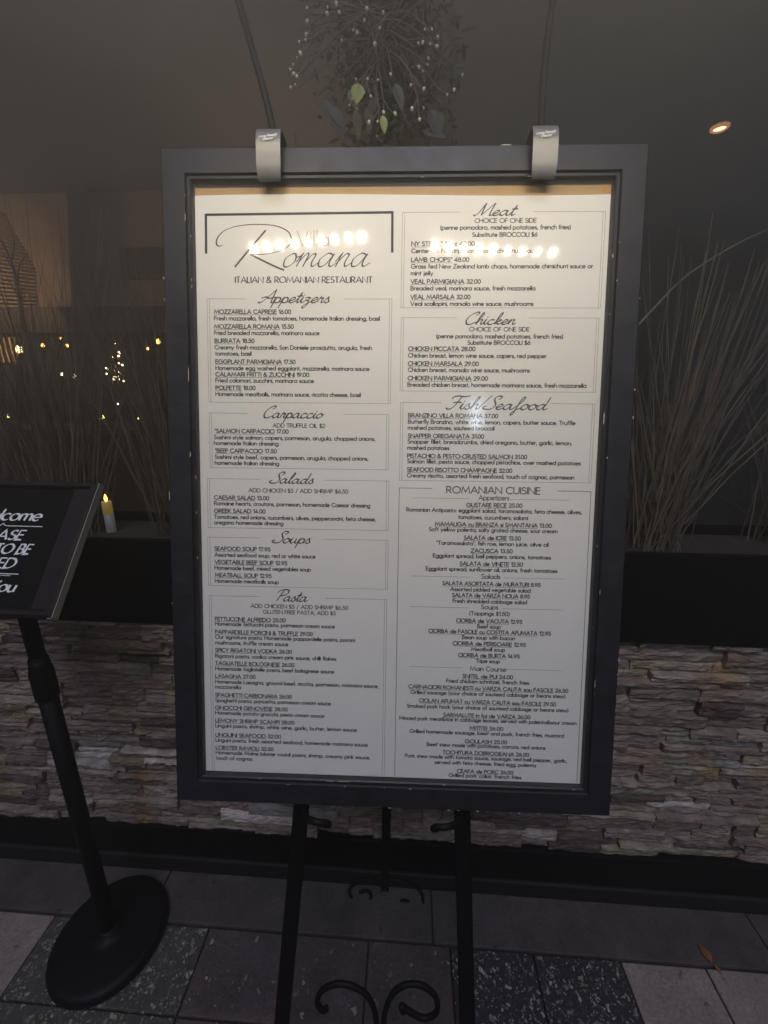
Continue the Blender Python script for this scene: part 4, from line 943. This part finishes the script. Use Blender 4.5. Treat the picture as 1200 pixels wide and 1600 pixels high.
for px, py, p in pts_:
    q_ = MB(); ball(q_, p, hrg.uniform(.0015, .0033)); q_.build('berry', M_berry, HP, smooth=True)
    # a stalk to a joint shared by the neighbours, then on to the stem
    key = (round(px / 34), round(py / 34)); clusters.setdefault(key, []).append(p)
CEN = at(600, 60, .98) - H0
for key, ps in clusters.items():
    mid = sum(ps, Vector()) / len(ps); j = mid.lerp(CEN, .12) + Vector((hrg.uniform(-.01, .01), .01, hrg.uniform(0, .02)))
    for p in ps: twigs.tube(spline([p, p.lerp(j, .5) + Vector((0, 0, -.004)), j], 4), .0013, 5)
    e_ = CEN + Vector((hrg.uniform(-.05, .05), .02, hrg.uniform(-.06, .08)))
    twigs.tube(spline([j, j.lerp(e_, .5) + Vector((0, 0, .02)), e_], 5), .0013, 5)
for i in range(16):
    a0 = hrg.uniform(0, 6.28); q1 = CEN + Vector((math.cos(a0) * .16, hrg.uniform(-.03, .05), math.sin(a0) * .16))
    twigs.tube(spline([CEN, CEN.lerp(q1, .5) + Vector((hrg.uniform(-.03, .03), 0, .02)), q1], 5), .0012, 5)
twigs.build('stems', mat('brown_twig', (.10, .092, .062), rough=.8, vary=.3, scale=60), HP, smooth=True)
def leaf(mb, c, d, nrm, L, W2, mi=0, fold=.2):
    d = d.normalized(); s_ = d.cross(nrm).normalized(); n_ = s_.cross(d); vs = []; N = 7
    for i in range(N + 1):
        t = i / N; h_ = W2 * math.sin(math.pi * t ** .8) * .5 + .0003; cc = c + d * L * t - n_ * .18 * L * t * t
        vs += [cc - s_ * h_ + n_ * fold * h_, cc, cc + s_ * h_ + n_ * fold * h_]
    mb.add(vs, [f for i in range(N) for f in ((3 * i, 3 * i + 1, 3 * i + 4, 3 * i + 3), (3 * i + 1, 3 * i + 2, 3 * i + 5, 3 * i + 4))], mi)
lf = MB()
for i in range(2600):
    a0 = hrg.uniform(0, 6.283); rr = min(.15, abs(hrg.gauss(0, .07))); zc = max(-.19, hrg.gauss(.03, .10))
    c = at(605, 70, 1.03) - H0 + Vector((math.cos(a0) * rr * 1.0, hrg.uniform(-.035, .06), zc))
    d = Vector((hrg.uniform(-1, 1), hrg.uniform(-.5, .3), hrg.uniform(-1, .5)))
    leaf(lf, c, d, Vector((hrg.uniform(-.5, .5), -1, hrg.uniform(-.2, .8))), hrg.uniform(.010, .028), hrg.uniform(.004, .009), 1 if hrg.random() < .12 else 0)
lf.build('foliage', [mat('dark_foliage', (.024, .027, .019), spec=.2, rough=.7, vary=.4, scale=30), mat('green_foliage', (.04, .05, .026), spec=.3, rough=.6, vary=.3, scale=30)], HP)
bl = MB()
for px, py, ang, L, W2, mi in ((505, 175, -60, .055, .024, 0), (515, 185, -50, .05, .022, 0), (527, 200, -75, .045, .02, 0), (560, 150, -95, .03, .024, 1), (598, 200, -80, .028, .014, 1), (672, 190, -65, .055, .028, 0), (690, 195, -110, .055, .026, 0), (660, 225, -10, .05, .02, 0), (575, 185, -85, .045, .018, 2), (555, 190, -80, .05, .018, 2), (618, 150, -70, .045, .02, 2), (545, 160, -60, .04, .02, 2), (590, 170, -120, .04, .018, 2)):
    d = Vector((math.cos(R(ang)), -.15, math.sin(R(ang)))); leaf(bl, at(px, py - 20, .965 if mi != 1 else .9) - H0, d, Vector((.2, -1, .35)), L, W2, mi, .15)
bl.build('broad_leaves', [mat('dusty_grey_leaf', (.05, .049, .045), rough=.7, vary=.25, scale=40), mat('lime_leaf', (.26, .30, .09), rough=.5, vary=.15, scale=40), mat('moss_leaf', (.07, .085, .045), rough=.6, vary=.3, scale=40)], HP)
hc_ = MB(); hc_.tube([at(600, 60, 1.03) - H0, Vector((at(600, 60, 1.03) - H0).to_tuple()) + Vector((0, .06, .85))], .0025, 6); hc_.build('hanging_wire', M_gun, HP)

# ---------------------------------------------------------------- candle in the planter
cp = at(175, 832, 1.0); cz = 1.0921
CN = empty('flameless_candle', (cp.x, 1.0, cz)); tag(CN, 'slim white flameless candle glowing in the planter just right of the welcome sign', 'candle')
ctop = at(170, 783, 1.0).z - cz
m_ = MB(); m_.lathe([(.0115, 0), (.012, .004), (.012, ctop - .035)], 24); m_.build('candle_body', mat('grey_white_wax', (.14, .135, .135), rough=.5, vary=.1, emit=(1, .93, .9), estr=.03), CN, smooth=True)
m_ = MB(); m_.lathe([(.012, ctop - .0348), (.012, ctop - .004), (.0105, ctop), (.008, ctop - .003)], 24); m_.build('glowing_tip', mat('lit_wax', (.25, .2, .1), rough=.5, emit=(1, .62, .12), estr=.13), CN, smooth=True)
m_ = MB(); m_.lathe([(.0012, ctop - .003), (.0038, ctop + .004), (.0042, ctop + .008), (.0024, ctop + .014), (.0006, ctop + .019)], 14); m_.build('flame_bulb', mat('flame_bulb', (1, .8, .3), emit=(1, .62, .10), estr=4.5), CN, smooth=True)

# ---------------------------------------------------------------- lights and things in the dining room
M_bulb = mat('warm_bulb', (1, .8, .5), emit=(1, .42, .12), estr=14)
M_bulbw = mat('white_bulb', (1, .9, .8), emit=(1, .72, .45), estr=14)
M_cord = mat('black_cord', (.01, .01, .01), rough=.6)
def pendant(px, py, Y, r, m, label):
    p = at(px, py, Y); e = empty('pendant_lamp', tuple(p)); tag(e, label, 'pendant lamp', 'small lamps hanging in the dining room')
    b = MB(); b.lathe([(r * .3, -r), (r * .8, -r * .6), (r, 0), (r * .8, r * .6), (r * .45, r), (r * .35, r * 1.3)], 16); b.build('bulb', m, e, smooth=True)
    s_ = MB(); s_.lathe([(r * .5, r * 1.301), (r * .5, r * 2.2), (r * .2, r * 2.5)], 12); s_.build('socket', M_cord, e)
    c_ = MB(); c_.tube([(0, 0, r * 2.4), (0, 0, 2.742 - p.z)], .003, 5); c_.build('cord', M_cord, e)
for a in ((67, 540, 4.6, .017, M_bulb, 'orange glowing pendant bulb, leftmost of three small ones under the dark beam'), (95, 528, 4.8, .014, M_bulb, 'orange pendant bulb, topmost of three small ones under the dark beam'), (105, 540, 4.7, .014, M_bulb, 'orange pendant bulb, rightmost of three small ones under the dark beam'),
          (97, 585, 5.0, .017, M_bulbw, 'white pendant bulb, left one of a low pair left of the lit shrub'), (116, 588, 5.0, .017, M_bulbw, 'white pendant bulb, right one of a low pair left of the lit shrub'),
          (231, 545, 4.6, .014, M_bulb, 'dim warm pendant bulb, second from the menu board frame'), (247, 534, 4.4, .022, M_bulb, 'bright warm pendant bulb closest to the menu board frame')): pendant(*a)
pendant(-150, 430, 2.45, .06, mat('amber_globe', (1, .8, .5), emit=(1, .62, .34), estr=62), 'larger amber globe lamp hanging left of the photo edge')
pendant(470, 400, 2.45, .05, bpy.data.materials['amber_globe'], 'added amber globe lamp, unseen behind the menu board, brightening the dining room wall')  # added lamp, out of sight, to brighten the plaster wall
# lit window with slats
LW = empty('lit_window', tuple(at(-20, 566, 3.9))); tag(LW, 'amber lit window with dark vertical bars deep in the dining room', 'window'); l0 = Vector(LW.location)
a = at(-70, 520, 3.9) - l0; b = at(34, 566, 3.9) - l0
m_ = MB(); m_.box(a.x, b.x, .02, .03, 0, a.z - b.z)
M_amber = mat('amber_pane', (.9, .5, .2), emit=(1, .46, .13), estr=.9, vary=.4, scale=9)
m_.build('pane', M_amber, LW)
m_ = MB(); n = 11
for i in range(n + 1):
    x = a.x + (b.x - a.x) * i / n; m_.box(x - .009, x + .009, 0, .018, -.01, a.z - b.z + .01)
for z_ in (-.03, a.z - b.z + .005): m_.box(a.x - .03, b.x + .03, -.004, .016, z_, z_ + .03)
m_.build('bars', M_wood, LW)
# wall lantern
p = at(30, 546, 3.72); WL = empty('wall_lantern', tuple(p)); tag(WL, 'bright lantern glowing at the right edge of the amber window', 'lantern')
m_ = MB(); m_.lathe([(.012, -.03), (.022, -.02), (.022, .02), (.012, .03)], 16); m_.build('globe', mat('lantern_globe', (1, .85, .6), emit=(1, .66, .3), estr=28), WL, smooth=True)
m_ = MB(); m_.lathe([(.024, .031), (.027, .036), (.010, .06), (.005, .12)], 16); m_.build('cap', M_cord, WL)
m_ = MB(); m_.tube([(0, 0, .11), (0, .1, .2), (0, .21, .2)], .006, 6); m_.build('bracket', M_cord, WL)
# louvre blind on the left, lit from below
BLN = empty('louvre_blind', tuple(at(20, 470, 2.9))); tag(BLN, 'slanting louvred blind catching warm light at the left edge', 'blind'); b0 = Vector(BLN.location)
M_slat = mat('tan_slat', (.34, .25, .16), rough=.6, vary=.2, scale=20)
sl_ = MB(); ns = 26
for i in range(ns):
    s_ = i / (ns - 1)
    pA = at(-70, 298 + 175 * s_, 2.55) - b0; pB = at(8 + 50 * min(1, s_ * 1.6), 338 + 140 * s_, YW - .12) - b0
    d = (pB - pA).normalized(); up2 = Vector((0, 0, 1)); o_ = Vector((d.y, -d.x, 0)).normalized()
    h_ = .011
    sl_.add([pA, pB, pB + up2 * h_ + o_ * .012, pA + up2 * h_ + o_ * .012, pA - o_ * .002, pB - o_ * .002, pB + up2 * h_ + o_ * .010, pA + up2 * h_ + o_ * .010],
            [(0, 1, 2, 3), (4, 7, 6, 5), (0, 4, 5, 1), (2, 6, 7, 3), (1, 5, 6, 2), (0, 3, 7, 4)])
sl_.build('slats', M_slat, BLN)
# bare branch shape in front of the blind
TB = empty('bare_branch', tuple(at(35, 490, 2.3))); tag(TB, 'bare dark forked branch standing in front of the louvred blind', 'branch'); t0 = Vector(TB.location)
m_ = MB()
for path, r0 in (([(40, 520), (28, 450), (18, 410), (2, 375)], .009), ([(28, 450), (30, 415), (45, 395)], .005), ([(18, 410), (22, 380), (18, 360)], .004), ([(24, 430), (8, 400), (-6, 392)], .004), ([(33, 470), (14, 440), (6, 425)], .004)):
    q = spline([at(x, y, 2.3) - t0 for x, y in path], 5); m_.tube(q, [r0 * (1 - .6 * i / len(q)) for i in range(len(q))], 7)
m_.tube([at(40, 520, 2.3) - t0, Vector((.05, 0, .301 - t0.z))], .010, 7)
m_.build('stem', M_wood, TB, smooth=True)
# framed screen on the plaster wall
a = at(206, 388, YW - .02); b = at(262, 436, YW - .02)
WS = empty('wall_screen', ((a.x + b.x) / 2, YW - .002, (a.z + b.z) / 2)); tag(WS, 'dark switched-off screen on the dining room wall', 'screen'); ww, hh2 = (b.x - a.x) / 2 + .05, (a.z - b.z) / 2
m_ = MB(); m_.box(-ww, ww, -.03, 0, -hh2, hh2, 0, bev=.005); m_.build('casing', M_cord, WS)
m_ = MB(); m_.box(-ww + .015, ww - .015, -.0325, -.0305, -hh2 + .015, hh2 - .015); m_.build('display', mat('dark_display', (.03, .03, .032), rough=.4), WS)
# shrub with fairy lights
SHB = empty('lit_shrub', tuple(at(180, 612, 4.9))); tag(SHB, 'small indoor shrub wrapped in warm fairy lights', 'shrub'); s0 = Vector(SHB.location)
m_ = MB(); rg = random.Random(3)
for i in range(320):
    px = rg.gauss(180, 9); py = rg.gauss(575, 20); c = at(px, py, 4.9 + rg.uniform(-.1, .15)) - s0
    leaf(m_, c, Vector((rg.uniform(-1, 1), rg.uniform(-1, 1), rg.uniform(-.4, 1))), Vector((rg.uniform(-1, 1), -1, .3)), rg.uniform(.05, .09), rg.uniform(.015, .03))
for i in range(26):
    px = rg.gauss(181, 9); py = rg.gauss(578, 15); c = at(px, py, 4.82) - s0; hrg = rg; q_ = MB(); ball(q_, c, rg.choice([.004, .005, .009])); q_.build('fairy_light', M_bulbw, SHB)
m_.build('leaves', mat('shrub_leaf', (.12, .09, .03), rough=.6, vary=.3), SHB)
m_ = MB(); m_.lathe([(.09, .302 - s0.z), (.13, .34 - s0.z), (.15, .60 - s0.z), (.14, .62 - s0.z)], 20); m_.tube([(0, 0, .6 - s0.z), (0, 0, .05)], .02, 8); m_.build('pot', M_wood, SHB)
# dining table with tea lights
TBL = empty('dining_table', tuple(Vector((at(150, 660, 2.5).x, 2.5, .3)))); tag(TBL, 'dark dining table in the gloom behind the grasses', 'table'); tz = at(120, 665, 2.5).z - .3
m_ = MB(); m_.box(-.62, .5, -.32, .32, tz - .03, tz, 0, bev=.004); m_.build('tabletop', M_wood, TBL)
for sx in (-.55, .43):
    for sy in (-.28, .28):
        m_ = MB(); m_.box(sx - .025, sx + .025, sy - .025, sy + .025, .001, tz - .031); m_.build('leg', M_wood, TBL)
for px, lab in ((20, 'green glass tea light on the dining table, at the left edge'), (166, 'green glass tea light on the dining table near the candle'), (221, 'green glass tea light on the dining table nearest the menu board')):
    x_ = at(px, 680, 2.4).x; e = empty('tea_light', (x_, 2.4, .3 + tz + .001)); tag(e, lab, 'tea light', 'tea lights on the dining table')
    m_ = MB(); m_.lathe([(.02, 0), (.026, .006), (.028, .05), (.0255, .05), (.022, .012)], 16); m_.build('holder', mat('green_glass', (.1, .14, .03), rough=.15), e, smooth=True)
    m_ = MB(); m_.lathe([(.004, .045), (.006, .055), (.001, .07)], 10); m_.build('flame', mat('tea_flame', (1, .9, .4), emit=(.9, .95, .25), estr=6), e)
# recessed downlight in the dark ceiling
dl = at(1125, 198, 2.0); v_ = (dl - CAM); s_ = (2.7415 - CAM.z) / v_.z; dp = CAM + v_ * s_
DL = empty('downlight', (dp.x, dp.y, 2.7415)); tag(DL, 'small round downlight glowing in the dark dining room ceiling', 'downlight')
m_ = MB(); m_.lathe([(.040, -.001), (.040, -.008), (.030, -.014), (.028, -.003)], 32); m_.build('trim_ring', mat('frosted_ring', (.8, .5, .3), rough=.4, emit=(1, .45, .18), estr=.55), DL, smooth=True)
m_ = MB(); m_.lathe([(.0275, -.0025), (.0270, -.005), (.012, -.0075)], 24); m_.build('lens', mat('downlight_lens', (1, .9, .8), emit=(1, .70, .42), estr=4), DL, smooth=True)
# ---------------------------------------------------------------- fallen leaf
lp = at(1112, 1507, .75); LV = MB(); c0 = Vector((lp.x, .745, .004))
lv = at(1112, 1507, .75); sgr = (CAM.z) / (CAM.z - lv.z); gp_ = CAM + (lv - CAM) * sgr
leaf(LV, Vector((0, 0, .003)), Vector((-.15, 1, .12)), Vector((0, 0, 1)), .045, .02, 0, .3); leaf(LV, Vector((.004, -.003, .0025)), Vector((.5, -.9, .05)), Vector((0, 0, 1)), .02, .008, 0, .3)
o = LV.build('fallen_leaf', mat('rust_orange_leaf', (.20, .075, .02), rough=.8, vary=.5, scale=60)); o.location = (gp_.x, gp_.y, .001); tag(o, 'rust orange fallen leaf on the edge of the concrete strip', 'leaf')

# ---------------------------------------------------------------- added mist that stands in for lens glare around the lamps
hm = bpy.data.materials.new('glare_mist'); hm.use_nodes = True; n = hm.node_tree.nodes; n.clear()
o_ = n.new('ShaderNodeOutputMaterial'); pv_ = n.new('ShaderNodeVolumePrincipled'); pv_.inputs['Density'].default_value = 0.125; pv_.inputs['Color'].default_value = (.94, .94, .94, 1); pv_.inputs['Anisotropy'].default_value = .62
hm.node_tree.links.new(pv_.outputs[0], o_.inputs['Volume'])
hz = MB(); hz.box(-61, 61, -61, 61, -1.05, 5.6); tag(hz.build('glare_haze', hm), kind='stuff')
